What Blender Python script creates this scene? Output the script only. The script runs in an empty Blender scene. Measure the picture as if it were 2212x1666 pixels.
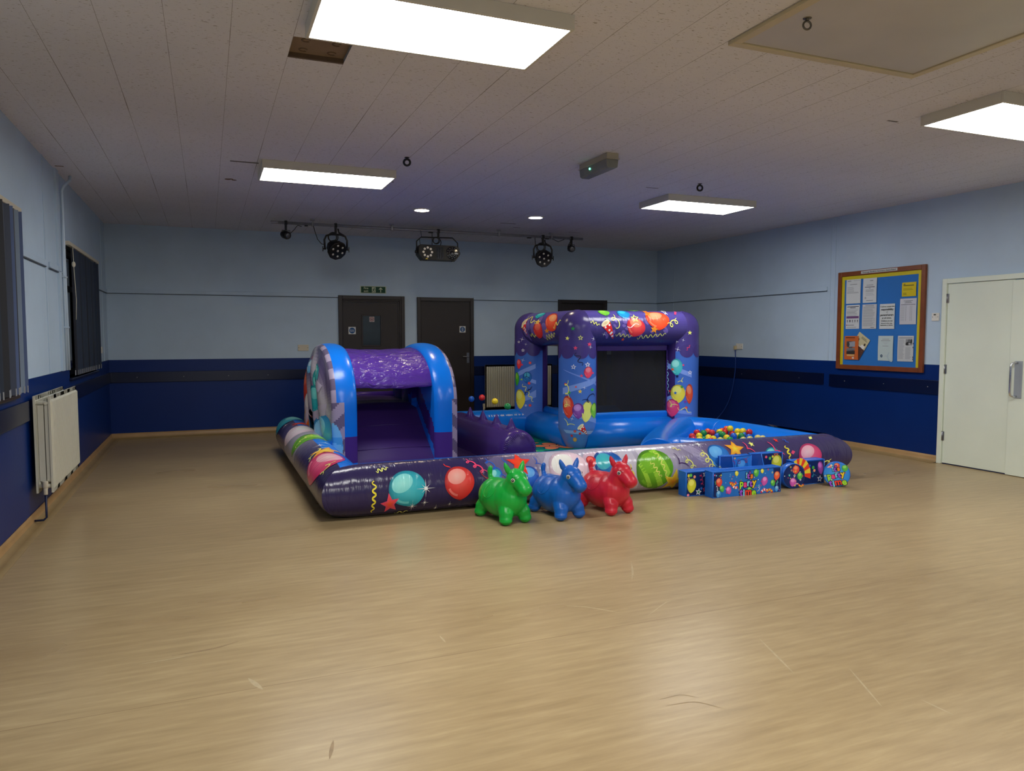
import bpy, bmesh, math, random
from mathutils import Vector, Matrix
random.seed(7)
PI = math.pi
sc = bpy.context.scene
COL = sc.collection
W, H = 8.904, 2.983          # room width and ceiling height in metres; back wall is y = 0

# ------------------------------------------------------------------ helpers
def lin(c):
    out = []
    for x in c[:3]:
        x = x / 255.0
        out.append(x / 12.92 if x <= 0.04045 else ((x + 0.055) / 1.055) ** 2.4)
    return (out[0], out[1], out[2], 1.0)

def mixc(a, b, t):
    t = max(0.0, min(1.0, t))
    return tuple(a[i] + (b[i] - a[i]) * t for i in range(3))

class MB:
    """collects geometry for ONE mesh object; faces carry a material index and optional colours"""
    def __init__(s):
        s.v = []; s.f = []; s.mi = []; s.c = []; s.M = None; s.m = 0; s.col = None; s.sm = []; s.smooth = False
    def add(s, p):
        p = Vector(p)
        if s.M is not None: p = s.M @ p
        s.v.append(p); return len(s.v) - 1
    def face(s, idx, col=None, smooth=None):
        s.f.append(tuple(idx)); s.mi.append(s.m)
        s.sm.append(s.smooth if smooth is None else smooth)
        col = s.col if col is None else col
        if col is None: s.c.append(None)
        elif isinstance(col, list): s.c.append(col)
        else: s.c.append([col] * len(idx))
    def quad(s, a, b, c, d, col=None):
        s.face([s.add(a), s.add(b), s.add(c), s.add(d)], col)
    def poly(s, pts, col=None):
        s.face([s.add(p) for p in pts], col)
    def box(s, x0, x1, y0, y1, z0, z1, col=None):
        i = [s.add(p) for p in ((x0,y0,z0),(x1,y0,z0),(x1,y1,z0),(x0,y1,z0),(x0,y0,z1),(x1,y0,z1),(x1,y1,z1),(x0,y1,z1))]
        for q in ((3,2,1,0),(4,5,6,7),(0,1,5,4),(1,2,6,5),(2,3,7,6),(3,0,4,7)):
            s.face([i[k] for k in q], col, False)
    def prism(s, poly, axis, a, b, col=None):
        """extrude a 2D polygon along an axis (0,1,2); poly coordinates are the other two axes in order"""
        def P(p, t):
            l = list(p); l.insert(axis, t); return l
        A = [s.add(P(p, a)) for p in poly]; B = [s.add(P(p, b)) for p in poly]
        n = len(poly)
        for k in range(n): s.face([A[k], A[(k+1)%n], B[(k+1)%n], B[k]], col, False)
        s.face(A[::-1], col, False); s.face(B, col, False)
    def grid(s, fn, nu, nv, colfn=None, smooth=True, closeu=False):
        idx = [[s.add(fn(i / nu, j / nv)) for j in range(nv + 1)] for i in range(nu if closeu else nu + 1)]
        n = len(idx)
        for i in range(nu):
            for j in range(nv):
                a, b = idx[i], idx[(i + 1) % n]
                c = None
                if colfn:
                    c = colfn((i + .5) / nu, (j + .5) / nv)
                s.face([a[j], b[j], b[j+1], a[j+1]], c, smooth)
    def tube(s, pts, r, seg=10, caps=True, smooth=True, col=None):
        pts = [Vector(p) for p in pts]; n = len(pts)
        rings = []; prev = None
        for k, p in enumerate(pts):
            t = (pts[min(k+1, n-1)] - pts[max(k-1, 0)])
            if t.length < 1e-9: t = Vector((0,0,1))
            t.normalize()
            if prev is None:
                a = Vector((0,0,1)) if abs(t.z) < .9 else Vector((1,0,0))
                u = t.cross(a).normalized()
            else:
                u = prev - t * prev.dot(t)
                u = u.normalized() if u.length > 1e-6 else t.orthogonal().normalized()
            prev = u; w = t.cross(u)
            rr = r[k] if isinstance(r, (list, tuple)) else r
            rings.append([s.add(p + (u * math.cos(2*PI*i/seg) + w * math.sin(2*PI*i/seg)) * rr) for i in range(seg)])
        for k in range(n - 1):
            for i in range(seg):
                s.face([rings[k][i], rings[k][(i+1)%seg], rings[k+1][(i+1)%seg], rings[k+1][i]], col, smooth)
        if caps:
            s.face(rings[0][::-1], col, False); s.face(rings[-1], col, False)
    def cyl(s, a, b, r, seg=16, col=None, r2=None):
        s.tube([a, b], [r, r if r2 is None else r2], seg, True, True, col)
    def sphere(s, c, r, seg=16, ring=10, sx=1, sy=1, sz=1, col=None):
        c = Vector(c)
        s.grid(lambda u, v: c + Vector((r*sx*math.sin(PI*v)*math.cos(2*PI*u), r*sy*math.sin(PI*v)*math.sin(2*PI*u), r*sz*math.cos(PI*v))), seg, ring, (lambda a, b: col) if col else None, True, True)
    def torus(s, c, R, r, axis=(0,0,1), seg=24, rs=8, arc=1.0):
        c = Vector(c); ax = Vector(axis).normalized(); u = ax.orthogonal().normalized(); w = ax.cross(u)
        def fn(a, b):
            d = u * math.cos(2*PI*a*arc) + w * math.sin(2*PI*a*arc)
            return c + d * (R + r * math.cos(2*PI*b)) + ax * (r * math.sin(2*PI*b))
        s.grid(fn, seg, rs, None, True, arc >= 1.0)
    def lathe(s, prof, c, axis=(0,0,1), seg=24):
        c = Vector(c); ax = Vector(axis).normalized(); u = ax.orthogonal().normalized(); w = ax.cross(u)
        n = len(prof) - 1
        def fn(a, b):
            k = int(round(b * n)); r, h = prof[k]
            return c + (u * math.cos(2*PI*a) + w * math.sin(2*PI*a)) * r + ax * h
        s.grid(fn, seg, n, None, True, True)
    def build(s, name, mats, parent=None, bevel=0, bseg=2, weld=False, smooth=None):
        me = bpy.data.meshes.new(name)
        me.from_pydata([tuple(p) for p in s.v], [], s.f)
        mats = mats if isinstance(mats, (list, tuple)) else [mats]
        for m in mats: me.materials.append(m)
        for p, k, sm in zip(me.polygons, s.mi, s.sm):
            p.material_index = min(k, len(mats) - 1); p.use_smooth = sm if smooth is None else smooth
        if any(c is not None for c in s.c):
            at = me.color_attributes.new('Col', 'FLOAT_COLOR', 'CORNER')
            buf = []
            for f, c in zip(s.f, s.c):
                if c is None: c = [(128,128,128)] * len(f)
                for k in range(len(f)): buf.extend(lin(c[k]))
            at.data.foreach_set('color', buf)
        me.update()
        o = bpy.data.objects.new(name, me); COL.objects.link(o)
        if weld:
            bm = bmesh.new(); bm.from_mesh(me); bmesh.ops.remove_doubles(bm, verts=bm.verts, dist=1e-5); bm.to_mesh(me); bm.free()
        if bevel:
            b = o.modifiers.new('edge', 'BEVEL'); b.width = bevel; b.segments = bseg; b.limit_method = 'ANGLE'; b.angle_limit = math.radians(35)
        if parent is not None: attach(o, parent)
        return o

def attach(o, parent):
    o.parent = parent
    if parent.name in ROOTM: o.matrix_parent_inverse = ROOTM[parent.name].inverted()
ROOTM = {}

def thing(name, label, cat, loc=(0,0,0), group=None, rz=0):
    o = bpy.data.objects.new(name, None); COL.objects.link(o)
    o.empty_display_size = .05
    o.location = loc; o.rotation_euler = (0, 0, rz)
    ROOTM[o.name] = Matrix.Translation(Vector(loc)) @ Matrix.Rotation(rz, 4, 'Z')
    o['label'] = label; o['category'] = cat
    if group: o['group'] = group
    return o
def tag(o, label, cat, group=None):
    o['label'] = label; o['category'] = cat
    if group: o['group'] = group
    return o
def struct(o, label=None):
    o['kind'] = 'structure'
    if label: o['label'] = label
    return o
def struct_root(name, loc, label):
    o = bpy.data.objects.new(name, None); COL.objects.link(o); o.location = loc
    ROOTM[o.name] = Matrix.Translation(Vector(loc)); o['kind'] = 'structure'; o['label'] = label
    return o
def dup(root, loc, label, rz=None, group=None):
    r = root.copy(); COL.objects.link(r); r.location = loc; r['label'] = label
    if rz is not None: r.rotation_euler = (0, 0, rz)
    if group: r['group'] = group
    for ch in list(root.children):
        c = ch.copy(); COL.objects.link(c); pi = ch.matrix_parent_inverse.copy(); c.parent = r; c.matrix_parent_inverse = pi
        for g in list(ch.children):
            d = g.copy(); COL.objects.link(d); d.parent = c
    return r

# ------------------------------------------------------------------ materials
def nodes(name):
    m = bpy.data.materials.new(name); m.use_nodes = True
    nt = m.node_tree; b = nt.nodes['Principled BSDF']
    return m, nt, b
def N(nt, t, **kw):
    n = nt.nodes.new(t)
    for k, v in kw.items():
        if k in n.inputs: n.inputs[k].default_value = v
        else: setattr(n, k, v)
    return n
def L(nt, a, b): nt.links.new(a, b)
def mapping(nt, scale, coord='Object', rot=(0,0,0)):
    tc = N(nt, 'ShaderNodeTexCoord'); mp = N(nt, 'ShaderNodeMapping'); mp.inputs['Scale'].default_value = scale; mp.inputs['Rotation'].default_value = rot
    L(nt, tc.outputs[coord], mp.inputs['Vector']); return mp.outputs['Vector']
def mat(name, c, rough=.5, metal=0, spec=.5, coat=0, noise=0, nscale=8, bump=0, bscale=60, emit=None, es=0, var=.08):
    m, nt, b = nodes(name)
    b.inputs['Base Color'].default_value = lin(c); b.inputs['Roughness'].default_value = rough
    b.inputs['Metallic'].default_value = metal; b.inputs['Specular IOR Level'].default_value = spec
    b.inputs['Coat Weight'].default_value = coat; b.inputs['Coat Roughness'].default_value = .08
    if noise:
        n = N(nt, 'ShaderNodeTexNoise', Scale=nscale, Detail=4.0); L(nt, mapping(nt, (1,1,1)), n.inputs['Vector'])
        r = N(nt, 'ShaderNodeMixRGB', blend_type='MULTIPLY'); r.inputs[0].default_value = noise
        r.inputs[1].default_value = lin(c); cr = N(nt, 'ShaderNodeValToRGB')
        cr.color_ramp.elements[0].position = .3; cr.color_ramp.elements[1].position = .7
        cr.color_ramp.elements[0].color = (.55,.55,.55,1); cr.color_ramp.elements[1].color = (1.15,1.15,1.15,1)
        L(nt, n.outputs['Fac'], cr.inputs['Fac']); L(nt, cr.outputs['Color'], r.inputs[2]); L(nt, r.outputs[0], b.inputs['Base Color'])
    if bump:
        n = N(nt, 'ShaderNodeTexNoise', Scale=bscale, Detail=3.0); L(nt, mapping(nt, (1,1,1)), n.inputs['Vector'])
        bp = N(nt, 'ShaderNodeBump', Strength=bump, Distance=.01); L(nt, n.outputs['Fac'], bp.inputs['Height']); L(nt, bp.outputs['Normal'], b.inputs['Normal'])
    if emit:
        b.inputs['Emission Color'].default_value = lin(emit); b.inputs['Emission Strength'].default_value = es
    return m
def vinyl(name, c=None, rough=.25, wr=(6,6,6), bump=.12, dist=.02, coat=.0, spec=.4, gain=1.3):
    """glossy PVC; c None reads the printed colours stored on the mesh"""
    m, nt, b = nodes(name)
    if c is None:
        a = N(nt, 'ShaderNodeVertexColor', layer_name='Col')
        gm = N(nt, 'ShaderNodeMixRGB', blend_type='MULTIPLY', use_clamp=True); gm.inputs[0].default_value = 1; gm.inputs[2].default_value = (gain, gain, gain, 1)
        L(nt, a.outputs['Color'], gm.inputs[1]); L(nt, gm.outputs[0], b.inputs['Base Color'])
    else:
        b.inputs['Base Color'].default_value = lin(c)
    b.inputs['Roughness'].default_value = rough; b.inputs['Specular IOR Level'].default_value = spec; b.inputs['Coat Weight'].default_value = coat
    n = N(nt, 'ShaderNodeTexNoise', Scale=1.0, Detail=3.5, Distortion=.9); L(nt, mapping(nt, wr), n.inputs['Vector'])
    n2 = N(nt, 'ShaderNodeTexNoise', Scale=3.0, Detail=2.0); L(nt, mapping(nt, (1,1,1)), n2.inputs['Vector'])
    ad = N(nt, 'ShaderNodeMath', operation='ADD'); L(nt, n.outputs['Fac'], ad.inputs[0]); L(nt, n2.outputs['Fac'], ad.inputs[1])
    bp = N(nt, 'ShaderNodeBump', Strength=bump, Distance=dist); L(nt, ad.outputs[0], bp.inputs['Height']); L(nt, bp.outputs['Normal'], b.inputs['Normal'])
    return m
def print_mat(name, rough=.6, spec=.4):
    m, nt, b = nodes(name)
    a = N(nt, 'ShaderNodeVertexColor', layer_name='Col'); L(nt, a.outputs['Color'], b.inputs['Base Color'])
    b.inputs['Roughness'].default_value = rough; b.inputs['Specular IOR Level'].default_value = spec
    return m

def wall_mat():
    m, nt, b = nodes('two_tone_wall_paint')
    g = N(nt, 'ShaderNodeNewGeometry'); sp = N(nt, 'ShaderNodeSeparateXYZ'); L(nt, g.outputs['Position'], sp.inputs[0])
    gt = N(nt, 'ShaderNodeMath', operation='GREATER_THAN'); gt.inputs[1].default_value = 1.108; L(nt, sp.outputs['Z'], gt.inputs[0])
    n = N(nt, 'ShaderNodeTexNoise', Scale=1.3, Detail=5.0, Roughness=.6); L(nt, g.outputs['Position'], n.inputs['Vector'])
    mr = N(nt, 'ShaderNodeMapRange'); mr.inputs['From Min'].default_value=.3; mr.inputs['From Max'].default_value=.7; mr.inputs['To Min'].default_value=.93; mr.inputs['To Max'].default_value=1.05
    L(nt, n.outputs['Fac'], mr.inputs['Value'])
    mx = N(nt, 'ShaderNodeMixRGB'); mx.inputs[1].default_value = lin((3,41,108)); mx.inputs[2].default_value = lin((186,206,224))
    L(nt, gt.outputs[0], mx.inputs[0])
    mu = N(nt, 'ShaderNodeMixRGB', blend_type='MULTIPLY'); mu.inputs[0].default_value = 1; L(nt, mx.outputs[0], mu.inputs[1]); L(nt, mr.outputs[0], mu.inputs[2])
    L(nt, mu.outputs[0], b.inputs['Base Color'])
    rr = N(nt, 'ShaderNodeMapRange'); rr.inputs['To Min'].default_value = .38; rr.inputs['To Max'].default_value = .55; L(nt, gt.outputs[0], rr.inputs['Value']); L(nt, rr.outputs[0], b.inputs['Roughness'])
    n2 = N(nt, 'ShaderNodeTexNoise', Scale=35.0, Detail=2.0); L(nt, g.outputs['Position'], n2.inputs['Vector'])
    bp = N(nt, 'ShaderNodeBump', Strength=.06, Distance=.01); L(nt, n2.outputs['Fac'], bp.inputs['Height']); L(nt, bp.outputs['Normal'], b.inputs['Normal'])
    b.inputs['Specular IOR Level'].default_value = .28
    return m

def floor_mat():
    m, nt, b = nodes('streaked_vinyl_floor')
    g = N(nt, 'ShaderNodeNewGeometry'); P = g.outputs['Position']
    def mp(scale, rot=0.0):
        k = N(nt, 'ShaderNodeMapping'); k.inputs['Scale'].default_value = scale; k.inputs['Rotation'].default_value = (0,0,rot); L(nt, P, k.inputs['Vector']); return k.outputs[0]
    n1 = N(nt, 'ShaderNodeTexNoise', Scale=1.0, Detail=6.0, Roughness=.62); L(nt, mp((3.0, 26, 1), .03), n1.inputs['Vector'])
    n2 = N(nt, 'ShaderNodeTexNoise', Scale=1.0, Detail=3.0, Roughness=.55); L(nt, mp((.5, 1.6, 1)), n2.inputs['Vector'])
    n3 = N(nt, 'ShaderNodeTexNoise', Scale=1.0, Detail=5.0, Roughness=.7); L(nt, mp((9, 80, 1), -.02), n3.inputs['Vector'])
    cr = N(nt, 'ShaderNodeValToRGB'); e = cr.color_ramp.elements
    e[0].position = .28; e[0].color = lin((157,137,102)); e[1].position = .74; e[1].color = lin((183,163,125))
    k = cr.color_ramp.elements.new(.42); k.color = lin((166,145,109)); k = cr.color_ramp.elements.new(.56); k.color = lin((173,152,115))
    L(nt, n1.outputs['Fac'], cr.inputs['Fac'])
    cr2 = N(nt, 'ShaderNodeValToRGB'); e = cr2.color_ramp.elements; e[0].position = .3; e[0].color = (.9,.86,.8,1); e[1].position = .7; e[1].color = (1.06,1.06,1.04,1); L(nt, n2.outputs['Fac'], cr2.inputs['Fac'])
    cr3 = N(nt, 'ShaderNodeValToRGB'); e = cr3.color_ramp.elements; e[0].position = .22; e[0].color = (.68,.60,.52,1); e[1].position = .29; e[1].color = (1,1,1,1); k = cr3.color_ramp.elements.new(.70); k.color = (1,1,1,1); k = cr3.color_ramp.elements.new(.77); k.color = (1.35,1.36,1.36,1); L(nt, n3.outputs['Fac'], cr3.inputs['Fac'])
    a = N(nt, 'ShaderNodeMixRGB', blend_type='MULTIPLY'); a.inputs[0].default_value = 1; L(nt, cr.outputs[0], a.inputs[1]); L(nt, cr2.outputs[0], a.inputs[2])
    c = N(nt, 'ShaderNodeMixRGB', blend_type='MULTIPLY'); c.inputs[0].default_value = .75; L(nt, a.outputs[0], c.inputs[1]); L(nt, cr3.outputs[0], c.inputs[2])
    # welded sheet seams every 2 m, running along x
    sp = N(nt, 'ShaderNodeSeparateXYZ'); L(nt, P, sp.inputs[0])
    m1 = N(nt, 'ShaderNodeMath', operation='ADD'); m1.inputs[1].default_value = 20.53; L(nt, sp.outputs['Y'], m1.inputs[0])
    m2 = N(nt, 'ShaderNodeMath', operation='MODULO'); m2.inputs[1].default_value = 2.0; L(nt, m1.outputs[0], m2.inputs[0])
    m3 = N(nt, 'ShaderNodeMath', operation='LESS_THAN'); m3.inputs[1].default_value = .005; L(nt, m2.outputs[0], m3.inputs[0])
    m4 = N(nt, 'ShaderNodeMath', operation='MULTIPLY'); m4.inputs[1].default_value = .5; L(nt, m3.outputs[0], m4.inputs[0])
    s = N(nt, 'ShaderNodeMixRGB'); s.inputs[2].default_value = lin((112,84,54)); L(nt, m4.outputs[0], s.inputs[0]); L(nt, c.outputs[0], s.inputs[1])
    L(nt, s.outputs[0], b.inputs['Base Color'])
    rr = N(nt, 'ShaderNodeMapRange'); rr.inputs['To Min'].default_value = .24; rr.inputs['To Max'].default_value = .34; L(nt, n2.outputs['Fac'], rr.inputs['Value']); L(nt, rr.outputs[0], b.inputs['Roughness'])
    b.inputs['Specular IOR Level'].default_value = .19
    nb = N(nt, 'ShaderNodeTexNoise', Scale=14.0, Detail=3.0); L(nt, P, nb.inputs['Vector'])
    bp = N(nt, 'ShaderNodeBump', Strength=.05, Distance=.01); L(nt, nb.outputs['Fac'], bp.inputs['Height']); L(nt, bp.outputs['Normal'], b.inputs['Normal'])
    return m

def ceiling_mat():
    m, nt, b = nodes('fissured_ceiling_tiles')
    g = N(nt, 'ShaderNodeNewGeometry'); P = g.outputs['Position']
    sp = N(nt, 'ShaderNodeSeparateXYZ'); L(nt, P, sp.inputs[0])
    T = .304
    def M(op, a, bb=None):
        n = N(nt, 'ShaderNodeMath', operation=op)
        if isinstance(a, (int, float)): n.inputs[0].default_value = a
        else: L(nt, a, n.inputs[0])
        if bb is not None:
            if isinstance(bb, (int, float)): n.inputs[1].default_value = bb
            else: L(nt, bb, n.inputs[1])
        return n.outputs[0]
    tx = M('DIVIDE', M('ADD', sp.outputs['X'], 3.04 - .509), T); ty = M('DIVIDE', M('ADD', sp.outputs['Y'], 30.4 + 7.25), T)
    fx = M('FRACT', tx); fy = M('FRACT', ty)
    dx = M('ABSOLUTE', M('SUBTRACT', fx, .5)); dy = M('ABSOLUTE', M('SUBTRACT', fy, .5))
    wn = N(nt, 'ShaderNodeTexNoise', Scale=1.1, Detail=2.0); L(nt, P, wn.inputs['Vector'])
    wob = M('MULTIPLY', M('SUBTRACT', wn.outputs['Fac'], .38), .030)
    lx = M('GREATER_THAN', dx, M('SUBTRACT', .5, M('MAXIMUM', wob, .0035))); ly = M('GREATER_THAN', dy, .4955)
    par = M('MODULO', M('ADD', M('FLOOR', tx), M('FLOOR', ty)), 2.0)
    def mp(scale, rot):
        k = N(nt, 'ShaderNodeMapping'); k.inputs['Scale'].default_value = scale; k.inputs['Rotation'].default_value = (0,0,rot); L(nt, P, k.inputs['Vector']); return k.outputs[0]
    def fiss(rot):
        n = N(nt, 'ShaderNodeTexNoise', Scale=1.0, Detail=1.0, Distortion=.8); L(nt, mp((38, 130, 1), rot), n.inputs['Vector'])
        return M('GREATER_THAN', n.outputs['Fac'], .685)
    a, c = fiss(.1), fiss(1.25)
    mx = N(nt, 'ShaderNodeMixRGB'); L(nt, par, mx.inputs[0]); L(nt, a, mx.inputs[1]); L(nt, c, mx.inputs[2])
    base = N(nt, 'ShaderNodeValToRGB'); e = base.color_ramp.elements; e[0].position=.3; e[0].color = lin((208,208,216)); e[1].position=.7; e[1].color = lin((221,220,228))
    bn = N(nt, 'ShaderNodeTexNoise', Scale=.6, Detail=4.0); L(nt, P, bn.inputs['Vector']); L(nt, bn.outputs['Fac'], base.inputs[0])
    c1 = N(nt, 'ShaderNodeMixRGB'); c1.inputs[2].default_value = lin((120,110,96)); L(nt, M('MULTIPLY', mx.outputs[0], .7), c1.inputs[0]); L(nt, base.outputs[0], c1.inputs[1])
    c2 = N(nt, 'ShaderNodeMixRGB'); c2.inputs[2].default_value = lin((116,112,108)); L(nt, M('MULTIPLY', lx, .8), c2.inputs[0]); L(nt, c1.outputs[0], c2.inputs[1])
    c3 = N(nt, 'ShaderNodeMixRGB'); c3.inputs[2].default_value = lin((232,228,222)); L(nt, M('MULTIPLY', ly, .5), c3.inputs[0]); L(nt, c2.outputs[0], c3.inputs[1])
    L(nt, c3.outputs[0], b.inputs['Base Color']); b.inputs['Roughness'].default_value = .85; b.inputs['Specular IOR Level'].default_value = .2
    return m

M_wall = wall_mat(); M_floor = floor_mat(); M_ceil = ceiling_mat()
M_paleblue = mat('pale_blue_paint', (186,206,224), .5, noise=.15, nscale=3)
M_navygloss = mat('navy_gloss_board', (3,16,52), .28, noise=.2, nscale=3)
M_skirt = mat('coved_vinyl_skirting', (176,140,92), .4, noise=.35, nscale=5)
M_skirt2 = mat('coved_vinyl_edge', (150,126,84), .4, noise=.3, nscale=5)
M_dkwood = mat('dark_brown_stained_wood', (30,18,14), .42, noise=.4, nscale=6)
M_dkwood2 = mat('dark_brown_door_leaf', (32,21,17), .5, noise=.35, nscale=4)
M_white = mat('white_plastic', (226,224,214), .4, noise=.05)
M_cream = mat('cream_plastic', (206,198,176), .45, noise=.05)
M_whitedoor = mat('white_gloss_door', (228,236,220), .35, noise=.1, nscale=2)
M_glass = mat('dark_night_glass', (18,22,26), .06, spec=.6, noise=.2, nscale=2)
M_doorglass = mat('grey_vision_glass', (30,40,46), .08, spec=.5, noise=.6, nscale=5)
M_metal = mat('brushed_steel', (170,172,176), .3, 1.0, noise=.1, nscale=30)
M_pipe = mat('galvanised_tube', (150,150,156), .4, .35, noise=.3, nscale=20)
M_black = mat('black_powder_coat', (12,12,13), .4, noise=.2, nscale=12)
M_blackm = mat('matt_black_fittings', (20,20,21), .6, noise=.2, nscale=12)
M_rad = mat('cream_radiator_enamel', (212,210,192), .35, noise=.08, nscale=4)
M_print = print_mat('printed_paper', .6)
M_gloss = print_mat('printed_soft_vinyl', .3, .5)
EXPO = 1.48
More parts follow.
